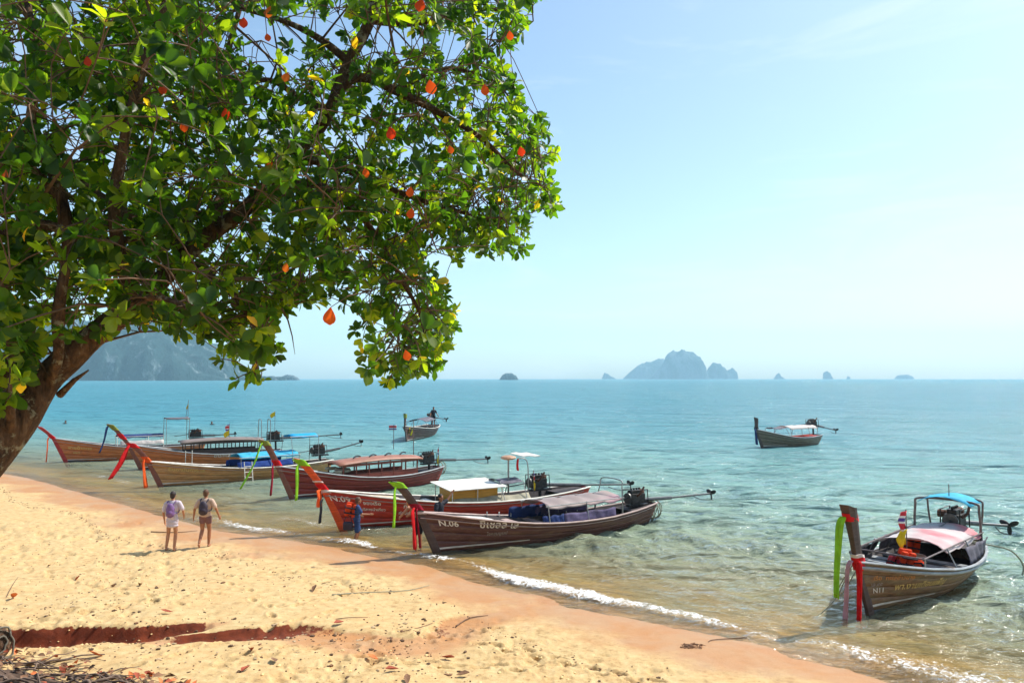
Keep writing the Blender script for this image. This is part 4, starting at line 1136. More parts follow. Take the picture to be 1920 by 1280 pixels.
def leaf_geo(L, W, curl, fold, nst=3):
    """obovate leaf along +X; returns verts, quads"""
    V = []
    prof = {3: [0.10, 0.74, 1.0, 0.22], 7: [0.08, 0.34, 0.62, 0.85, 0.98, 1.0, 0.78, 0.10]}[nst]
    for i in range(nst + 1):
        u = i / nst; w = W / 2 * prof[i]
        x = L * (u - 0.12 * curl * u * u); z = -curl * L * u * u * 0.55
        V += [(x, -w, z + fold * w), (x, 0, z), (x, w, z + fold * w)]
    Q = []
    for i in range(nst):
        for k in range(2):
            a = i * 3 + k; Q.append((a, a + 3, a + 4, a + 1))
    return np.array(V), np.array(Q)
VAR = []; VHI = []
for i in range(8):
    _p = (random.uniform(.48, .68), random.uniform(-.15, .75), random.uniform(.05, .6)); VAR.append(leaf_geo(1.0, *_p)); VHI.append(leaf_geo(1.0, *_p, nst=7))
VAR.append(leaf_geo(1.0, .74, .25, .2)); VHI.append(leaf_geo(1.0, .74, .3, .25, nst=7)); OV = 8
def leaf_mesh(i, tint, mat):
    V, Q = VHI[i]
    me = bpy.data.meshes.new('leaf'); me.from_pydata([tuple(v) for v in V], [], [tuple(q) for q in Q])
    a = me.attributes.new('tint', 'FLOAT', 'POINT'); a.data.foreach_set('value', np.full(len(V), tint, np.float32))
    me.polygons.foreach_set('use_smooth', [True] * len(Q)); me.materials.append(mat); me.update(); return me

tree = empty('sea_almond_tree', (-5.75, 5.9, 0)); tree.location.z = gz(-5.75, 5.9)
tag(tree, 'large sea almond tree leaning over the beach from the left with orange leaves', 'tree')
TB = tree.location.copy()
bpy.context.view_layer.update()
def local(p): return Vector(p) - TB

LIMBS = {
 'trunk': [(-170, 1010, 6.2, .27), (-52, 885, 6.5, .205), (34, 798, 6.7, .155), (86, 715, 6.9, .13), (165, 642, 7.0, .12), (250, 572, 7.2, .10), (325, 500, 7.4, .085), (400, 430, 7.6, .092), (480, 372, 7.7, .08), (560, 285, 8.1, .065), (618, 210, 8.2, .060), (655, 110, 8.2, .062), (700, 20, 8.3, .065), (760, -120, 8.4, .04), (800, -240, 8.5, .02)],
 'up_left': [(90, 725, 6.85, .055), (110, 670, 6.7, .045), (112, 590, 6.6, .052), (128, 480, 6.6, .05), (122, 400, 6.6, .055), (98, 320, 6.6, .045), (60, 240, 6.7, .04), (70, 120, 6.8, .035), (40, -40, 7, .03), (0, -220, 7.2, .015)],
 'left_a': [(125, 430, 6.6, .045), (60, 418, 6.5, .04), (-40, 450, 6.3, .035), (-200, 420, 6.2, .02)],
 'left_b': [(110, 370, 6.6, .04), (50, 310, 6.4, .035), (-60, 290, 6.2, .03), (-220, 200, 6.0, .015)],
 'mid_a': [(125, 440, 6.6, .04), (200, 452, 6.7, .035), (290, 440, 6.9, .028), (370, 400, 7, .02)],
 'mid_up': [(250, 565, 7.1, .08), (225, 470, 6.7, .06), (215, 360, 6.5, .05), (240, 230, 6.4, .042), (280, 90, 6.5, .034), (330, -60, 6.6, .025), (350, -220, 6.7, .012)],
 'far_up': [(400, 430, 7.5, .07), (420, 330, 8.3, .055), (400, 220, 8.8, .045), (430, 90, 9.1, .036), (470, -60, 9.3, .026), (500, -200, 9.4, .012)],
 'right_main': [(600, 235, 8.1, .06), (660, 150, 8.1, .052), (745, 172, 8.0, .046), (835, 218, 8.0, .036), (905, 262, 8.0, .026), (965, 320, 8.0, .018), (1020, 350, 8.0, .010)],
 'right_low': [(500, 350, 7.8, .055), (590, 345, 7.8, .046), (660, 385, 7.8, .038), (715, 455, 7.8, .030), (755, 530, 7.8, .022), (790, 600, 7.9, .016), (790, 680, 7.9, .008)],
 'right_mid': [(560, 290, 8.0, .05), (650, 320, 8.2, .042), (760, 365, 8.3, .033), (860, 395, 8.3, .024), (950, 430, 8.3, .012)],
 'low_hang': [(330, 490, 7.3, .05), (400, 520, 7.2, .04), (450, 570, 7.2, .03), (485, 630, 7.2, .02), (480, 700, 7.2, .010)],
 'low_left': [(172, 640, 7.0, .05), (230, 580, 6.5, .035), (300, 560, 6.2, .025), (380, 590, 6.1, .015)],
 'upper_l': [(655, 120, 8.2, .05), (600, 72, 8.2, .040), (530, 40, 8.3, .030), (440, 10, 8.4, .02)],
 'upper_m': [(618, 210, 8.1, .045), (570, 190, 8.0, .036), (500, 150, 7.8, .028), (430, 180, 7.6, .018)],
 'top_r': [(690, 40, 8.3, .045), (780, 45, 8.5, .036), (870, 20, 8.6, .026), (960, 20, 8.6, .014)],
 'top_r2': [(740, -70, 8.4, .035), (850, -110, 8.5, .026), (980, -80, 8.6, .015), (1000, 40, 8.6, .008)],
 'right_up': [(745, 172, 8.0, .03), (830, 130, 8.2, .022), (920, 150, 8.3, .014), (960, 190, 8.3, .008)],
 'off_left': [(-40, 885, 6.5, .12), (-170, 740, 5.9, .09), (-260, 560, 5.6, .07), (-330, 380, 5.6, .05), (-380, 150, 5.8, .03), (-400, -80, 6, .015)],
 'left_low': [(20, 820, 6.6, .05), (18, 740, 6.3, .035), (22, 660, 6.2, .025), (0, 590, 6.2, .015)],
}
SKEL = []   # points of the limbs for twigs to start from
for nm, pts in LIMBS.items():
    P = [at(p[0], p[1], p[2]) for p in pts]; Rr = [p[3] for p in pts]
    if nm == 'trunk':
        P = [Vector((-5.75, 5.9, TB.z - .3)), Vector((-5.62, 5.95, TB.z + .6))] + P; Rr = [.38, .30] + Rr
    n = len(P) * 5
    path = lerp_path(P, n)
    rad = list(np.interp(np.linspace(0, len(P) - 1, n), range(len(P)), Rr))
    for i, p in enumerate(path):
        if 0 < i: path[i] = p + Vector(noise.noise_vector(p * 1.7)) * min(.05, rad[i] * .7)
    kn = [r * (1 + .16 * noise.noise(path[i] * 3.1)) for i, r in enumerate(rad)]
    mb = MB(); mb.tube([local(p) for p in path], kn, 14 if nm == 'trunk' else 8)
    o = mb.build('trunk' if nm == 'trunk' else 'limb', BARK, tree, True)
    for i in range(2, n):
        if path[i].z > 4.2 or nm != 'trunk': SKEL.append((path[i], rad[i]))
# a broken stub on the trunk
mb = MB(); mb.tube([local(at(112, 740, 6.9)), local(at(140, 712, 6.8)), local(at(166, 694, 6.75))], [.035, .022, .007], 8); mb.build('broken_stub', BARK, tree, True)
SK = np.array([p[:] for p, r in SKEL])

CROWN = [(1012, -60), (1003, 15), (985, 45), (962, 90), (945, 80), (925, 35), (880, 25), (890, 60), (930, 100), (968, 150), (985, 200), (1028, 225), (1045, 285), (1036, 340), (1056, 385), (1010, 410), (982, 470), (935, 480), (880, 465), (860, 500), (838, 450), (800, 420), (805, 480), (835, 540),
         (862, 590), (845, 640), (832, 690), (780, 705), (718, 722), (706, 690), (690, 620), (655, 560), (600, 560), (555, 575), (510, 585), (522, 650), (505, 690), (478, 730), (440, 690), (410, 640), (330, 625), (290, 600), (225, 605), (190, 650), (150, 625), (100, 620), (70, 660), (40, 760), (0, 770), (-60, 800), (-300, 700), (-520, 500), (-620, 100), (-500, -350), (1000, -380)]
CR = np.array(CROWN, float)
def inside(px, py, poly=CR):
    c = False; j = len(poly) - 1
    for i in range(len(poly)):
        if ((poly[i][1] > py) != (poly[j][1] > py)) and px < (poly[j][0] - poly[i][0]) * (py - poly[i][1]) / (poly[j][1] - poly[i][1]) + poly[i][0]: c = not c
        j = i
    return c
HOLES = [(515, 90, 50), (470, 45, 26), (640, 40, 26), (560, 30, 24), (612, 55, 28), (735, 75, 30), (850, 90, 24), (700, 95, 22), (215, 300, 22), (150, 85, 18), (30, 70, 16), (130, 75, 16), (700, 185, 14), (290, 95, 12), (880, 320, 12), (590, 500, 14), (720, 600, 16), (770, 560, 12), (745, 650, 12), (690, 545, 22), (890, 190, 16), (470, 190, 16), (40, 205, 16), (190, 370, 16), (240, 345, 14), (40, 350, 14), (215, 250, 12)]
def _clump(px, py): return float(vnoise(np.array([px]), np.array([py]), .0145, 95, 3, .6)[0])
_TL = [(36, 795), (92, 712), (168, 640), (200, 615)], [(400, 430), (480, 370)], [(600, 240), (655, 110), (700, 20)], [(655, 150), (745, 172), (835, 218)], [(112, 590), (126, 440), (100, 330)]
def _near_limb(px, py):
    for L_ in _TL:
        for (ax, ay), (bx, by) in zip(L_[:-1], L_[1:]):
            ex, ey = bx - ax, by - ay; t = max(0, min(1, ((px - ax) * ex + (py - ay) * ey) / (ex * ex + ey * ey)))
            if math.hypot(px - ax - t * ex, py - ay - t * ey) < (46 if py > 480 else 17): return True
    return False
rr = random.Random(11)
ROS = []
tries = 0
while len(ROS) < 5600 and tries < 300000:
    tries += 1
    px = rr.uniform(-620, 1060); py = rr.uniform(-380, 790)
    low = rr.random() < .05
    if low: px = rr.uniform(-60, 880); py = rr.uniform(330, 735)
    if not inside(px, py): continue
    vis = -40 < px and py > -40
    if not vis and rr.random() < .68: continue
    if any((px - a) ** 2 + (py - b) ** 2 < (r * 1.15) ** 2 for a, b, r in HOLES) and rr.random() < .93: continue
    u = min(1, max(0, px / 1000)); w = min(1, max(0, 1 - py / 700))
    yc = 6.3 + 2.0 * u + .9 * w * (1 - u) + (1.6 if rr.random() < .35 else 0)
    thick = .55 + .75 * w * (1 - u * .35)
    Y = yc + rr.gauss(0, thick) * (.8)
    Y = max(4.9, min(11, Y))
    # clumps with gaps between them
    if not low and _clump(px, py) < rr.uniform(-1.0, -.30) - (.25 if px > 560 else 0): continue
    # keep the trunk and the main fork in view
    if Y < 7.4 and _near_limb(px, py) and rr.random() < .86: continue
    if Y < 7.0 and py > 610 and px < 160 and py < 800 and px > 60 and rr.random() < .8: continue
    if math.hypot(px - 640, (py - 120) * .6) < 45 and Y < 8.3 and rr.random() < .8: continue
    if math.hypot((px - 440) * .8 + (py - 400) * .6, 0) < 22 and 380 < px < 500 and Y < 7.7 and rr.random() < .8: continue
    ROS.append((at(px, py, Y), px, py))
# edge and outline rosettes so that the silhouette is leafy
for i in range(len(CROWN) - 6):
    a, b = CROWN[i], CROWN[i + 1]
    n = max(1, int(math.hypot(a[0] - b[0], a[1] - b[1]) / 34))
    for k in range(n):
        f = (k + rr.random()) / n
        px = a[0] + (b[0] - a[0]) * f - 6; py = a[1] + (b[1] - a[1]) * f
        if py < -30: continue
        Y = 6.1 + 1.9 * min(1, px / 1000) + rr.gauss(0, .35)
        ROS.append((at(px - 12 + rr.uniform(-6, 6), py - 6 + rr.uniform(-6, 6), Y), px, py))

USE = {}
tw = MB()
leaves = []      # (matrix 3x3, origin, length, variant, tint, orange)
for P, px, py in ROS:
    d2 = ((SK - np.array(P)) ** 2).sum(1)
    j = int(d2.argmin()); Q = Vector(SK[j]); dist = math.sqrt(d2[j])
    if dist > 0.25:
        # start from a limb point a little nearer the trunk
        cand = [c_ for c_ in np.where(d2 < (dist * 1.6) ** 2)[0] if USE.get(int(c_), 0) < 3] or [j]; j = int(rr.choice(cand)); USE[j] = USE.get(j, 0) + 1; Q = Vector(SK[j]); dist = (P - Q).length
    mid = Q.lerp(P, .5) + Vector((rr.uniform(-.12, .12), rr.uniform(-.12, .12), rr.uniform(.0, .22))) * min(1, dist)
    r0 = min(SKEL[j][1] * .6, .005 + .007 * dist)
    path = lerp_path([Q, mid, P], 5)
    tw.tube([local(p) for p in path], list(np.linspace(r0, .0045, 5)), 4, cap=False)
    if dist > .5 and inside(px + 22, py + 10): SK = np.vstack([SK, np.array(path[2])]); SKEL.append((path[2], .010))
    ax = (P - mid).normalized(); ax = (ax * .8 + Vector((rr.uniform(-.4, .4), rr.uniform(-.4, .4), rr.uniform(-.1, .6)))).normalized()
    nl = rr.randint(6, 9)
    s1 = ax.orthogonal().normalized(); s2 = ax.cross(s1)
    ph = rr.uniform(0, 6)
    rt = rr.betavariate(1.2, 2.0) * .68
    for k in range(nl):
        a = ph + k * 2.4
        rad = s1 * math.cos(a) + s2 * math.sin(a)
        dirv = (rad * rr.uniform(.7, 1.1) + ax * rr.uniform(.15, .9) + Vector((0, 0, rr.uniform(-.45, .15)))).normalized()
        nrm = (ax * .8 - rad * .3 + Vector((0, 0, .45)) + Vector((rr.uniform(-.7, .7), rr.uniform(-.7, .7), rr.uniform(-.3, .3))))
        nrm = (nrm - dirv * nrm.dot(dirv))
        if nrm.length < .05: nrm = dirv.orthogonal()
        nrm.normalize(); yv = nrm.cross(dirv)
        L = rr.uniform(.055, .145) * (1.18 if P.y < 6.6 else (1.0 if P.y < 8.2 else .90))
        M3 = np.array([dirv[:], yv[:], nrm[:]]).T
        tint = min(.86, max(0, rt + rr.uniform(-.12, .18)))
        if rr.random() < .012: tint = rr.uniform(.88, 1.0)
        leaves.append([M3, np.array(P - ax * rr.uniform(0, .07) + dirv * .01), L, rr.randrange(8), tint, 0])
# the orange leaves one can count
for i, (px, py, sz) in enumerate([(791, 10, .16), (805, 162, .17), (620, 588, .19), (731, 250, .15), (955, 70, .11), (908, 170, .13), (507, 24, .13), (457, 45, .12), (540, 148, .11), (422, 215, .13), (350, 235, .14), (760, 668, .12), (975, 287, .12), (505, 310, .10),
                     (773, 402, .12), (842, 285, .10), (684, 327, .11), (12, 330, .10), (163, 118, .10), (770, 362, .12), (310, 170, .11), (538, 505, .10), (500, 75, .09)]):
    Y = 6.0 + 1.4 * px / 1000 - .35
    p = at(px, py - 12, Y)
    dv = Vector((rr.uniform(-.35, .35), rr.uniform(-.3, .0), -1)).normalized(); sz *= .84; nr = Vector((rr.uniform(-.3, .3), -1, .1)); nr = (nr - dv * nr.dot(dv)).normalized()
    leaves.append([np.array([dv[:], nr.cross(dv)[:], nr[:]]).T, np.array(p), sz, OV, rr.uniform(0, .7), 1])
    d2 = ((SK - np.array(p)) ** 2).sum(1); Q = Vector(SK[int(d2.argmin())])
    tw.tube([local(Q), local(Q.lerp(p, .6) + Vector((0, 0, .04))), local(p)], [.007, .005, .003], 4, cap=False)
# thin dead twig hanging below the leaves
tw.tube([local(at(528, 578, 7.0)), local(at(540, 600, 7.0)), local(at(548, 630, 7.0)), local(at(553, 664, 7.0))], [.010, .008, .006, .002], 5)
o = tw.build('twigs', TWIG, tree); o['kind'] = 'stuff'
# the 300 leaves that show largest become objects, the others one mesh
score = []
for i, l in enumerate(leaves):
    c = Vector(l[1]); x, y = topx(c); dd = (c - Vector((0, 0, CAM_H))).length
    vis = -10 < x < 1100 and -10 < y < 780
    face = abs((c - Vector((0, 0, CAM_H))).normalized().dot(Vector(l[0][:, 2])))
    score.append((l[2] / dd * (.4 + face) * (1 if vis else 0) + (100 if l[5] else 0), i))
score.sort(reverse=True)
own = set(i for s, i in score[:299])
LM = {}
TINTS = [0.05, .2, .35, .5, .65, .82, .95]
for i in sorted(own):
    M3, org, L, va, tint, orr = leaves[i]
    ti = min(range(len(TINTS)), key=lambda k: abs(TINTS[k] - tint))
    key = (va, ti, orr)
    if key not in LM: LM[key] = leaf_mesh(va, TINTS[ti], LEAFO if orr else LEAFG)
    ob = bpy.data.objects.new('leaf', LM[key]); COL.objects.link(ob); ob.parent = tree
    m4 = Matrix([[*(M3[r] * L), org[r] - TB[r]] for r in range(3)] + [[0, 0, 0, 1]])
    ob.matrix_local = m4
    if orr: ob['label'] = 'orange leaf'
VV = []; QQ = []; TT = []; off = 0
for i, (M3, org, L, va, tint, orr) in enumerate(leaves):
    if i in own: continue
    V, Q = VAR[va]
    VV.append((V * L) @ M3.T + org - np.array(TB)); QQ.append(Q + off); off += len(V); TT.append(np.full(len(V), tint))
VV = np.concatenate(VV); QQ = np.concatenate(QQ); TT = np.concatenate(TT)
me = bpy.data.meshes.new('foliage'); me.vertices.add(len(VV)); me.vertices.foreach_set('co', VV.astype(np.float32).ravel())
me.loops.add(QQ.size); me.loops.foreach_set('vertex_index', QQ.ravel().astype(np.int32)); me.polygons.add(len(QQ)); me.polygons.foreach_set('loop_start', np.arange(0, QQ.size, 4, dtype=np.int32))
me.polygons.foreach_set('use_smooth', np.ones(len(QQ), bool))
a = me.attributes.new('tint', 'FLOAT', 'POINT'); a.data.foreach_set('value', TT.astype(np.float32)); me.materials.append(LEAFG); me.update(calc_edges=True)
fo_ = bpy.data.objects.new('foliage', me); COL.objects.link(fo_); fo_.parent = tree; fo_['kind'] = 'stuff'
# ================================================================== PEOPLE
SKIN = simple('skin', (0.42, 0.19, 0.10), 0.55, 0, 0.12, 8, 0.05); SKIN2 = simple('tanned_skin', (0.34, 0.14, 0.07), 0.55, 0, 0.12, 8, 0.05)
HAIRD = simple('dark_hair', (0.025, 0.015, 0.012), 0.6, 0, 0.4, 30, 0.5); HAIRB = simple('brown_hair', (0.10, 0.045, 0.022), 0.6, 0, 0.4, 30, 0.5)
EYE = simple('eye_dark', (0.02, 0.015, 0.012), 0.3)
T_LILAC = cloth_mat('pale_lilac_cotton', (0.62, 0.54, 0.60), .15, .1); T_BEIGE = cloth_mat('beige_cotton', (0.60, 0.43, 0.33), .15, .1)
T_BROWN = cloth_mat('mauve_brown_cotton', (0.20, 0.10, 0.10), .05, .2); T_BLUE = cloth_mat('navy_cotton', (0.03, 0.06, 0.16), .05, .4); T_DARK = cloth_mat('black_cotton', (0.025, 0.025, 0.035), .05)
T_PURPLE = simple('purple_nylon', (0.16, 0.08, 0.22), .6, 0, .4, 9); T_BLACKN = simple('black_nylon', (0.03, 0.02, 0.035), .6, 0, .3, 9); T_WHITEC = cloth_mat('white_cotton', (0.7, 0.68, 0.66), .1, .1)

def fused(name, parts, voxel, mat, parent, smooth_it=4):
    """tapered limbs fused into ONE continuous surface"""
    mb = MB()
    for p in parts:
        if p[0] == 'c':
            _, a, ra, b, rb = p; a = Vector(a); b = Vector(b)
            d = (b - a); n = 5
            pts = [a - d.normalized() * ra * .8] + [a.lerp(b, k / n) for k in range(n + 1)] + [b + d.normalized() * rb * .8]
            rs = [ra * .5] + [ra + (rb - ra) * k / n for k in range(n + 1)] + [rb * .5]
            mb.tube(pts, rs, 12)
        elif p[0] == 'e': mb.ball(p[1], p[2], 16, 12, rot=p[3] if len(p) > 3 else None)
    me = mb.mesh('tmp_body', mat)
    ob = bpy.data.objects.new('tmp_body', me); COL.objects.link(ob)
    r = ob.modifiers.new('r', 'REMESH'); r.mode = 'VOXEL'; r.voxel_size = voxel; r.use_smooth_shade = True
    s = ob.modifiers.new('s', 'SMOOTH'); s.iterations = smooth_it; s.factor = .5
    dg = bpy.context.evaluated_depsgraph_get(); dg.update()
    res = bpy.data.meshes.new_from_object(ob.evaluated_get(dg))
    bpy.data.objects.remove(ob); res.name = name
    res.materials.clear(); res.materials.append(mat)
    o = bpy.data.objects.new(name, res); COL.objects.link(o)
    if parent: o.parent = parent
    res.polygons.foreach_set('use_smooth', [True] * len(res.polygons))
    return o

BASE = dict(pel=(0, 0, .94), wai=(0, 0, 1.06), che=(0, 0, 1.25), nek=(0, 0, 1.44), hed=(0, .02, 1.585),
            shl=(-.17, 0, 1.38), ell=(-.25, -.02, 1.11), wrl=(-.27, .03, .87), hil=(-.085, 0, .90), knl=(-.10, .02, .49), anl=(-.10, -.02, .08),
            shr=(.17, 0, 1.38), elr=(.25, -.02, 1.11), wrr=(.27, .03, .87), hir=(.085, 0, .90), knr=(.10, .02, .49), anr=(.10, -.02, .08))
def person(label, loc, rz, pose=None, group=None, skin=SKIN, hair=HAIRD, sc=1.0, slim=1.0, top=None, bottom=None, topz='tee', bot_len=.5, clothed=True, voxel=.0105):
    J = {k: Vector(v) for k, v in BASE.items()}
    for k, v in (pose or {}).items(): J[k] = Vector(v)
    root = empty('person', loc, rz); root.scale = (sc, sc, sc); tag(root, label, 'person', group)
    g = slim
    B = [('e', J['che'] + Vector((0, 0, .02)), (.155 * g, .10 * g, .19)), ('e', J['wai'], (.125 * g, .09 * g, .14)), ('e', J['pel'], (.15 * g, .105 * g, .13)),
         ('c', J['che'], .09 * g, J['pel'], .10 * g),
         ('c', J['shl'].lerp(J['shr'], .12), .062, J['shl'].lerp(J['shr'], .88), .062),
         ('c', J['che'] + Vector((0, 0, .12)), .07, J['nek'], .052), ('c', J['nek'], .050, J['hed'] - Vector((0, 0, .04)), .048),
         ('e', J['hed'] + Vector((0, -.005, .025)), (.074, .092, .10)), ('e', J['hed'] + Vector((0, .035, -.045)), (.052, .05, .06)),
         ('e', J['hed'] + Vector((0, .098, -.01)), (.013, .018, .022)), ('e', J['hed'] + Vector((.076, .0, .0)), (.012, .02, .03)), ('e', J['hed'] + Vector((-.076, .0, .0)), (.012, .02, .03))]
    for s, sg in (('l', -1), ('r', 1)):
        B += [('c', J['sh' + s], .052 * g, J['el' + s], .040 * g), ('c', J['el' + s], .040 * g, J['wr' + s], .026)]
        fd = (J['wr' + s] - J['el' + s]).normalized()
        hand = J['wr' + s] + fd * .05
        B += [('e', hand, (.022, .038, .05), fd.to_track_quat('Z', 'Y').to_matrix())]
        qm = fd.to_track_quat('Z', 'Y').to_matrix(); fy = qm @ Vector((0, 1, 0)); fx = qm @ Vector((1, 0, 0))
        for k, (o_, ln) in enumerate(((-.030, .062), (-.010, .075), (.010, .070), (.028, .055))):
            a0 = hand + fd * .035 + fy * o_; a1 = a0 + fd * ln * .55 + fx * .006 * sg; a2 = a1 + fd * ln * .40 + fx * .016 * sg
            B += [('c', a0, .0105, a1, .0095), ('c', a1, .0095, a2, .008)]
        t0 = hand - fd * .015 + fy * .034; B += [('c', t0, .012, t0 + fy * .030 + fd * .035, .010)]
        B += [('c', J['hi' + s], .088 * g, J['kn' + s], .056 * g), ('c', J['kn' + s] , .054 * g, J['kn' + s].lerp(J['an' + s], .35), .056 * g), ('c', J['kn' + s].lerp(J['an' + s], .35), .054 * g, J['an' + s], .036)]
        foot = J.get('to' + s, J['an' + s] + Vector((0, .15, -.05)))
        B += [('c', J['an' + s] + Vector((0, -.03, -.045)), .034, foot, .026)]
    b = fused('body', B, voxel, skin, root, 3)
    H = [('e', J['hed'] + Vector((0, -.020, .045)), (.086, .098, .095)), ('e', J['hed'] + Vector((0, -.050, -.01)), (.074, .06, .075))]
    fused('hair', H, .012, hair, root, 2)
    for sx in (-.03, .03):
        mb = MB(); mb.ball(J['hed'] + Vector((sx, .083, .008)), (.010, .008, .006), 8, 6); mb.build('eye', EYE, root, True)
    mb = MB(); mb.ball(J['hed'] + Vector((0, .084, -.055)), (.024, .008, .006), 8, 6); mb.build('mouth', simple('lips', (0.35, .09, .07)), root, True)
    if top:
        T = [('e', J['che'] + Vector((0, 0, .0)), (.180 * g, .125 * g, .22)), ('e', J['wai'], (.158 * g, .118 * g, .16)), ('c', J['shl'].lerp(J['shr'], .10), .080, J['shl'].lerp(J['shr'], .9), .080)]
        hem = -.02 if topz == 'tee' else -.22
        T += [('e', J['pel'] + Vector((0, 0, .02)), (.170 * g, .128 * g, .13))]
        if topz != 'tee': T += [('e', J['pel'] + Vector((0, 0, hem * .6)), (.185 * g, .14 * g, .14)), ('e', J['pel'] + Vector((0, 0, hem)), (.19 * g, .145 * g, .07))]
        for s in 'lr': T += [('c', J['sh' + s], .078, J['sh' + s].lerp(J['el' + s], .75 if topz != 'long' else 1), .074)]
        fused('shirt', T, .013, top, root, 4)
    if bottom:
        T = [('e', J['pel'], (.168 * g, .122 * g, .12))]
        for s in 'lr':
            T += [('c', J['hi' + s], .102 * g, J['hi' + s].lerp(J['kn' + s], bot_len), .088 * g)]
        fused('shorts', T, .013, bottom, root, 4)
    return root, J

def backpack(root, J, mat, strapm, w=.26, h=.40, strap=.09):
    mb = MB(); c = J['che'] + Vector((0, -.20, -.06))
    bp = empty('backpack_tmp'); bpy.data.objects.remove(bp)
    o = fused('backpack', [('e', c, (w / 2, .10, h / 2)), ('e', c + Vector((0, 0, -h * .22)), (w / 2 * 1.02, .105, h * .30)), ('e', c + Vector((0, -.07, -h * .15)), (w * .36, .06, h * .2))], .014, mat, root, 2)
    for sx in (-1, 1):
        m2 = MB(); m2.tube(lerp_path([c + Vector((sx * w * .30, .02, h * .38)), J['che'] + Vector((sx * .11, -.10, .18)), J['nek'] + Vector((sx * .10, 0, -.01)), J['che'] + Vector((sx * .13, .135, .05)), J['che'] + Vector((sx * .17, .02, -.14)), c + Vector((sx * w * .42, .04, -h * .25))], 18), .020, 6, flat=.5)
        m2.build('backpack_strap', strapm, o)
    return o

def stand(px, py, z=None, water=False):
    p = gp(px, py, 0.15 if z is None else z)
    if not water:
        for _ in range(4): p = gp(px, py, gz(p.x, p.y))
    return p
p1 = stand(322, 1031)
r1, J1 = person('person in a pale lilac shirt walking away on the sand with a purple backpack', p1, .10,
    dict(shl=(-.17, 0, 1.36), ell=(-.26, .0, 1.10), wrl=(-.25, .08, .86), elr=(.29, .02, 1.14), wrr=(.27, .16, .98), knl=(-.12, .04, .48), anl=(-.15, -.02, .08), knr=(.09, .03, .48), anr=(.10, -.10, .08)),
    'people on the beach', SKIN, HAIRD, .97, .93, T_LILAC, T_LILAC, 'dress', .25, voxel=.0085)
backpack(r1, J1, T_PURPLE, T_PURPLE, .24, .42)
p2 = stand(384, 1025)
r2, J2 = person('person in a beige shirt and mauve brown shorts walking away with a black backpack', p2, .05,
    dict(ell=(-.31, -.02, 1.14), wrl=(-.36, .05, .90), elr=(.31, .0, 1.14), wrr=(.37, .08, .92), knl=(-.10, .05, .50), anl=(-.10, -.20, .16), tol=(-.10, -.16, .03), knr=(.10, .08, .48), anr=(.09, .06, .08)),
    'people on the beach', SKIN2, HAIRB, .97, 1.02, T_BEIGE, T_BROWN, 'tee', .42, voxel=.0085)
backpack(r2, J2, T_BLACKN, T_BLACKN, .27, .42)
# man wading beside the red boat
p3 = Vector((gp(676, 1000, 0).x, 23.75, -.30))
r3, J3 = person('man in navy shirt and shorts wading beside the red boat with an orange vest', p3, -1.15,
    dict(hed=(0, .05, 1.57), elr=(.30, .10, 1.16), wrr=(.30, .36, 1.14), ell=(-.28, -.06, 1.12), wrl=(-.27, .16, 1.02), knl=(-.12, .10, .50), anl=(-.14, -.04, .08), knr=(.12, -.02, .50), anr=(.15, -.16, .08)),
    'people around the boats', SKIN2, HAIRB, .92, 1.0, T_BLUE, T_BLUE, 'tee', .85)
life_vest(p3 + Vector((-.20, -.10, .95)), .3, LJ, 'orange life vest held by the man in navy beside the red boat', None, tiltx=.1)
t = empty('bag', p3 + Vector((-.24, -.16, .58))); tag(t, 'black bag hanging at the hip of the man wading by the red boat', 'bag')
mb = MB(); mb.box((0, 0, .12), (.30, .16, .26)); mb.build('bag_body', T_BLACKN, t, True, bevel=.05)
mb = MB(); mb.tube(lerp_path([(-.12, 0, .24), (-.05, 0, .42), (.06, 0, .42), (.12, 0, .24)], 10), .012, 5); mb.build('handle', T_BLACKN, t)
# shirtless man behind the dark prow
p4 = gp(784, 1022, -.2); p4 = Vector((at(784, 1000, 22.3).x, 22.3, -.12))
person('shirtless man leaning forward in the shallows behind the dark prow of boat N.06', p4, .95,
    dict(che=(0, .16, 1.20), nek=(0, .28, 1.34), hed=(0, .38, 1.42), shl=(-.17, .24, 1.30), shr=(.17, .24, 1.30), ell=(-.30, .34, 1.12), wrl=(-.22, .52, 1.00), elr=(.30, .34, 1.12), wrr=(.22, .52, 1.02), wai=(0, .06, 1.04)),
    'people around the boats', SKIN, HAIRD, 1.0, 1.02, None, T_DARK, 'tee', .8)
# person sitting on the side of the red boat
q = at(822, 985, 22.9)
p5 = Vector((q.x, 23.6, hF.mid - .36))
person('person in dark clothes sitting on the red boat with one arm raised', p5, -2.2,
    dict(pel=(0, 0, .50), wai=(0, -.02, .62), che=(0, -.04, .80), nek=(0, -.02, .99), hed=(0, 0, 1.13), shl=(-.17, -.03, .93), shr=(.17, -.03, .93), ell=(-.34, .0, 1.02), wrl=(-.50, .04, 1.22), elr=(.26, .02, .70), wrr=(.20, .2, .60),
         hil=(-.09, .02, .48), hir=(.09, .02, .48), knl=(-.12, .42, .50), knr=(.12, .42, .50), anl=(-.12, .44, .10), anr=(.12, .44, .10)),
    'people around the boats', SKIN2, HAIRD, .95, .95, T_DARK, T_DARK, 'tee', .9)
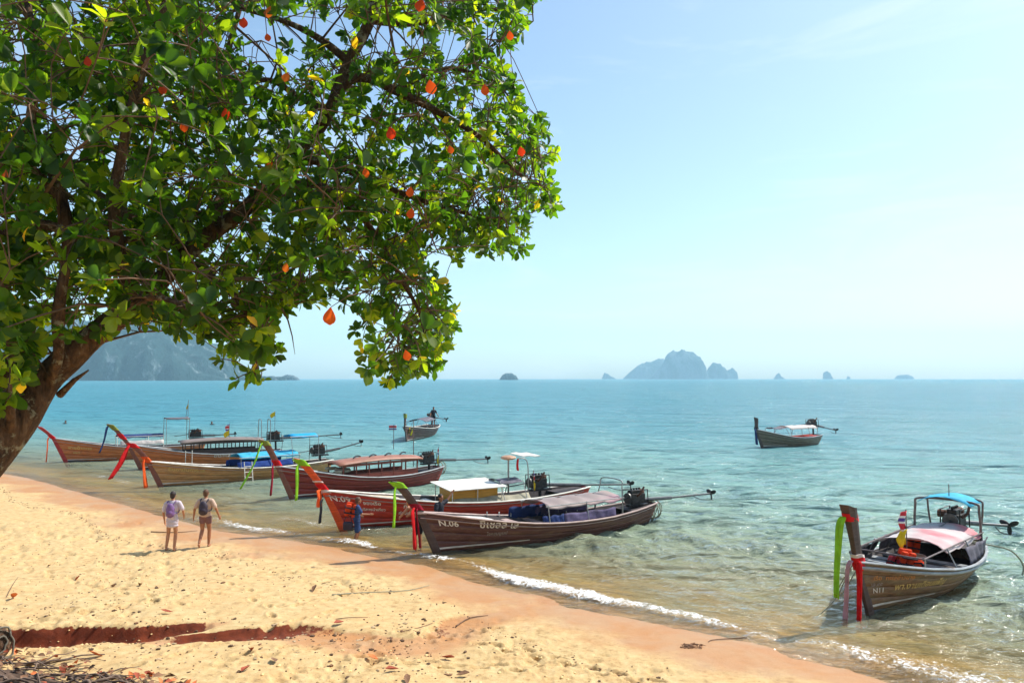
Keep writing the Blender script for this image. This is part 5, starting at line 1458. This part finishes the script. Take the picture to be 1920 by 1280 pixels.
# boatman on the far boat
p6 = inboat(hJ, hJ.L * .90, -.25, .72)
person('man in dark clothes standing at the stern of the far middle boat', p6, -2.6,
    dict(elr=(.32, .1, 1.16), wrr=(.42, .25, .98), elh=(0, 0, 0), ell=(-.30, .0, 1.14), wrl=(-.38, .10, .95)), 'people around the boats', SKIN2, HAIRD, 1.0, 1.0, T_DARK, T_DARK, 'tee', .95)
for (px, py, lb, hm_) in ((123, 794, 'swimmer with only the head above the water at far left', HAIRD), (397, 796, 'swimmer with only the head above the water behind the roofed boats', HAIRB), (351, 786, 'swimmer in a yellow top far behind the flag of the leftmost boat', HAIRD)):
    p = gp(px, py, 0); p.z = -1.36
    person(lb, p, 2.6 if px < 380 else -.4, dict(ell=(-.38, .15, 1.33), wrl=(-.35, .36, 1.30), elr=(.38, .15, 1.33), wrr=(.35, .36, 1.30)), 'swimmers', SKIN, hm_, 1.0, 1.0, C_YEL if px == 351 else T_DARK, T_DARK, 'tee', .4, voxel=.014)

# ================================================================== THINGS ON THE SAND
DRY = simple('dry_leaf_red', (0.30, 0.06, 0.025), .8, 0, .4, 9); DRY2 = simple('dry_leaf_brown', (0.20, 0.10, 0.05), .8, 0, .4, 9); DRY3 = simple('dry_leaf_orange', (0.62, 0.16, 0.04), .7, 0, .3, 9)
DRM = []
for i in range(9):
    V, Q = leaf_geo(1.0, random.uniform(.45, .62), random.uniform(-.2, -.9), random.uniform(.3, .9))
    me = bpy.data.meshes.new('dry_leaf'); me.from_pydata([tuple(v + np.array([-.5, 0, .05])) for v in V], [], [tuple(q_) for q_ in Q])
    me.materials.append((DRY, DRY2, DRY3)[i % 3]); me.polygons.foreach_set('use_smooth', [True] * len(Q)); DRM.append(me)
rs = random.Random(3)
spots = [(145, 1088, 0, 'red-brown curled leaf on open sand above the cut bank, left'), (262, 1098, 1, 'brown dry leaf on open sand straight below the person in lilac'), (315, 1150, 0, 'red-brown leaf just above the right end of the cut bank'),
 (180, 1232, 2, 'bright orange dry leaf at the edge of the root tangle'), (470, 1222, 0, 'large red dry leaf just below the stream bed'), (512, 1240, 1, 'brown curled leaf right of the large red leaf below the stream bed'),
 (462, 1257, 0, 'dark red leaf near the bottom edge, left of the middle'), (212, 1100, 1, 'small brown leaf between the two upper leaves above the cut bank'), (590, 1108, 1, 'lone brown leaf on sand below the beached prow shadows'),
 (700, 1238, 2, 'orange-brown leaf lowest on the near sand below the stream bend'), (736, 1258, 0, 'red leaf near the bottom edge, middle'), (762, 1277, 1, 'brown leaf cut by the bottom edge of the photo, middle'),
 (838, 1236, 0, 'red-brown leaf right of the speckled sand below the stream bend'), (636, 1170, 0, 'red leaf lying on the edge of the stream cut beside the long stick'), (25, 1122, 2, 'orange leaf beside the thin upright twig at far left'), (92, 1062, 1, 'brown leaf farthest up the sand at left'), (866, 1268, 1, 'brown leaf farthest right near the bottom edge')]
for i, (px, py, cl, lab) in enumerate(spots):
    p = stand(px, py); k = cl + 3 * rs.randrange(3)
    o = bpy.data.objects.new('dry_leaf', DRM[k]); COL.objects.link(o); o.location = p + Vector((0, 0, .01)); o.rotation_euler = (rs.uniform(-.3, .3), rs.uniform(-.3, .3), rs.uniform(0, 6.3)); s_ = rs.uniform(.15, .22) * (1.25 if 'large' in lab else 1); o.scale = (s_, s_, s_)
    tag(o, lab, 'leaf', 'dry leaves scattered on the sand')
# fine litter: specks, seeds and crumbs past counting
mb = MB(); rs = random.Random(9)
for i in range(3800):
    a = rs.random()
    px = rs.uniform(-80, 1500); py = rs.triangular(925, 1290, 1180)
    p = gp(px, py, .3)
    s_ = float(shore_s(np.array([p.x]), np.array([p.y]))[0])
    if s_ < 2.4 + rs.uniform(0, 2): continue
    if vnoise(np.array([p.x]), np.array([p.y]), .5, 33, 3)[0] < rs.uniform(-.6, .35): continue
    p.z = gz(p.x, p.y)
    r = rs.uniform(.008, .022) if a < .85 else rs.uniform(.02, .045)
    mb.ball(p + Vector((0, 0, r * .2)), (r * rs.uniform(.7, 1.8), r, r * .55), 5, 3, jit=.3, rot=Matrix.Rotation(rs.uniform(0, 3), 3, 'Z'), mi=rs.choice((0, 0, 1, 2)))
for i in range(520):          # the last tide's line of crumbs
    px = rs.uniform(-40, 1720); q_ = gp(px, 1000, 0); x_ = rs.uniform(-24, 6); s0 = 2.9 + .35 * math.sin(x_ * .9) + rs.gauss(0, .10)
    y_ = float(np.interp(x_, SHX, SHY)) - s0 * 1.32
    if y_ < 10.4: continue
    r = rs.uniform(.008, .024); mb.ball(Vector((x_, y_, gz(x_, y_) + r * .2)), (r * rs.uniform(.8, 2.2), r, r * .5), 5, 3, jit=.3, rot=Matrix.Rotation(rs.uniform(0, 3), 3, 'Z'), mi=rs.choice((0, 0, 1)))
o = mb.build('beach_litter', [simple('dark_crumb', (0.10, 0.055, 0.03), .9), DRY2, simple('shell_bits', (0.45, 0.33, 0.2), .8)]); tag(o, kind='stuff')
# kicked-up clods of sand: a trodden surface
mb = MB()
for i in range(2200):
    px = rs.uniform(-80, 1250); py = rs.triangular(990, 1290, 1120)
    p = gp(px, py, .3); s_ = float(shore_s(np.array([p.x]), np.array([p.y]))[0])
    if s_ < 3.2 or vnoise(np.array([p.x]), np.array([p.y]), .33, 30, 3)[0] < rs.uniform(-.4, .5): continue
    p.z = gz(p.x, p.y); r = rs.uniform(.012, .034)
    mb.ball(p, (r * rs.uniform(.8, 1.6), r, r * .6), 6, 4, jit=.25, rot=Matrix.Rotation(rs.uniform(0, 3), 3, 'Z'))
o = mb.build('sand_clods', simple('dry_sand_clod', (0.70, 0.50, 0.235), .95, 0, .2, 12), None, True); tag(o, kind='stuff')
# sticks and lines on the sand
WOOD = simple('dry_stick_wood', (0.16, 0.09, 0.05), .9, 0, .4, 12)
def stick(pts, r, label, nm='stick', side=None):
    P = [stand(*p) for p in pts]
    root = bpy.data.objects.new(nm, None)
    path = lerp_path([p + Vector((0, 0, r * 1.4)) for p in P], 14)
    o = P[0]; mb = MB(); mb.tube([p - o for p in path], list(np.linspace(r, r * .4, 14)), 6)
    ob = mb.build(nm, WOOD if nm == 'stick' else ROPE, None, True); ob.location = o
    tag(ob, label, 'stick' if nm == 'stick' else 'rope', 'sticks washed up on the sand' if nm == 'stick' else None)
stick([(622, 1116), (680, 1112), (760, 1108), (805, 1098)], .014, 'thin mooring line lying on the dry sand left of the wet patch', 'mooring_line')
stick([(560, 1176), (640, 1160), (690, 1158)], .012, 'long thin stick beside the right end of the cut bank')
stick([(750, 1186), (790, 1176), (812, 1168)], .010, 'short pale stick at the bend of the stream bed')
stick([(1400, 1196), (1340, 1200), (1328, 1204)], .012, 'dark twig in the wet sand at the waterline on the right')
stick([(8, 1128), (22, 1100), (34, 1082)], .010, 'thin twig standing up beside the stump at far left')
stick([(855, 1175), (880, 1160), (915, 1155)], .016, 'knobbly dark stick on the near edge of the stream bed')
stick([(283, 998), (330, 999), (370, 996)], .02, 'dark stick lying behind the person in lilac')
# heap of dark weed and wet driftwood by the waterline
t = stand(1300, 1212); mb = MB()
for k in range(26):
    a_ = rs.uniform(0, 6.3); q_ = Vector((rs.gauss(0, .10), rs.gauss(0, .05), .015))
    mb.tube([q_, q_ + Vector((math.cos(a_) * .07, math.sin(a_) * .05, rs.uniform(0, .03))), q_ + Vector((math.cos(a_ + .6) * .13, math.sin(a_ + .6) * .09, 0))], [.012, .010, .003], 5)
o = mb.build('seaweed_clump', DRY2, None, True); o.location = t; tag(o, 'small brown clump of weed on wet sand near the waterline, lower middle', 'seaweed')
# leaning old stump at the left edge
pt = at(-30, 1160, 12.6); zg_ = gz(pt.x, 12.6)
st = empty('stump', (pt.x, 12.6, zg_)); tag(st, 'old rounded log end with bark rings at the lower left edge', 'log')
c = Vector((0, 0, .22)); ax = Vector((1, -.55, .12)).normalized()
mb = MB(); rads = []; pts_ = []
for k in range(14):
    pts_.append(c - ax * 1.6 + ax * (k / 13 * 2.05)); rads.append(.30 * (1 + .10 * math.sin(k * 2.3)) * (1 if k < 12 else (.94 if k == 12 else .82)))
mb.tube(pts_, rads, 22); o = mb.build('log_body', BARK, st, True)
for v in o.data.vertices: v.co += Vector(noise.noise_vector(v.co * 4)) * .045
for k in range(2):
    mb = MB(); u = ax.orthogonal().normalized(); w_ = ax.cross(u); R_ = .25 - .12 * k
    mb.tube([c + ax * (.46 + .004 * k) + (u * math.cos(a) + w_ * math.sin(a)) * R_ * (1 + .13 * math.sin(3 * a + 2 * k) + .06 * math.sin(7 * a)) for a in np.linspace(0, 2 * PI, 26)], .018, 5); mb.build('bark_ring', simple('grey_ring', (.15, .13, .10), .9), st, True)
# tangle of roots and dead brush at the lower left
MOUND = simple('root_soil', (0.10, 0.062, 0.042), .95, 0, .5, 5, .8)
U, V = np.meshgrid(np.linspace(0, 1, 110), np.linspace(0, 1, 60), indexing='ij')
X0 = -13.0 + U * 8.4; Y0 = 9.9 + V * (4.1 * (1 - .68 * U))
gzz = ground_z(X0, Y0)[0]
hh = (.30 * (1 - U) ** .8 + .07) * np.sin(PI * np.clip(V * .5 + .5, 0, 1)) * (1 + .9 * vnoise(X0, Y0, 2.2, 61, 5, .62)) * np.clip((1 - U) * 5, 0, 1) * np.clip((1 - V) * 5, 0, 1)
ZZ = gzz + hh - .03
o = np_grid_mesh('root_mound', X0, Y0, ZZ, MOUND); tag(o, kind='stuff')
rt = empty('tree_roots', (-8, 10.2, gz(-8, 10.2))); tag(rt, 'tangle of grey-brown roots and dead brush in the lower left corner', 'roots')
rs = random.Random(21); ROOTM = simple('root_wood', (0.17, 0.115, 0.085), .9, 0, .45, 9, .6); O = rt.location
allr = MB()
for k in range(420):
    u = rs.random() ** 1.1; v = rs.random()
    x = -13.0 + u * 8.2; y = 10.0 + v * 4.0 * (1 - .68 * u)
    a = rs.gauss(-.12, .45); L = rs.uniform(.3, 1.5) * (1.1 - .5 * u)
    pts_ = []
    for i in range(7):
        xx = x + math.cos(a) * L * i / 6; yy = y + math.sin(a) * L * i / 6 + .05 * math.sin(i * 1.4 + k)
        uu = min(1, max(0, (xx + 13) / 8.4)); 
        lift = (.23 * (1 - uu) + .035) * (.9 if (yy - 9.9) < 3.8 * (1 - .68 * uu) else .1) + .05 * math.sin(i / 6 * PI) * rs.uniform(.3, 1.6)
        pts_.append(Vector((xx, yy, gz(xx, yy) + lift)) - O)
    r0 = rs.uniform(.008, .03) * (1.25 - .6 * u) if k > 25 else rs.uniform(.018, .034)
    if k < 60:
        mb = MB(); mb.tube(lerp_path(pts_, 14), list(np.linspace(r0, r0 * .4, 14)), 6); mb.build('root', ROOTM, rt, True)
    else: allr.tube(pts_, list(np.linspace(r0, r0 * .3, 7)), 5)
o = allr.build('fine_roots', ROOTM, rt, True); o['kind'] = 'stuff'
mb = MB()
for k in range(700):
    u = rs.random(); v = rs.random() ** .8
    x = -13.0 + u * 8.4; y = 10.0 + v * 4.3 * (1 - .66 * u); z = gz(x, y) + (.27 * (1 - u) + .05) * rs.random()
    V_, Q_ = VAR[rs.randrange(8)]; s_ = rs.uniform(.08, .17)
    Rm = Matrix.Rotation(rs.uniform(0, 6.3), 3, 'Z') @ Matrix.Rotation(rs.uniform(-.6, .6), 3, 'X') @ Matrix.Rotation(rs.uniform(-.6, .6), 3, 'Y')
    mb.add([Rm @ (Vector(v_) * s_) + Vector((x, y, z + .03)) for v_ in V_], [tuple(q_) for q_ in Q_], rs.choice((0, 1, 1, 1, 2)))
o = mb.build('leaf_litter', [DRY, DRY2, DRY3], None, True); tag(o, kind='stuff')
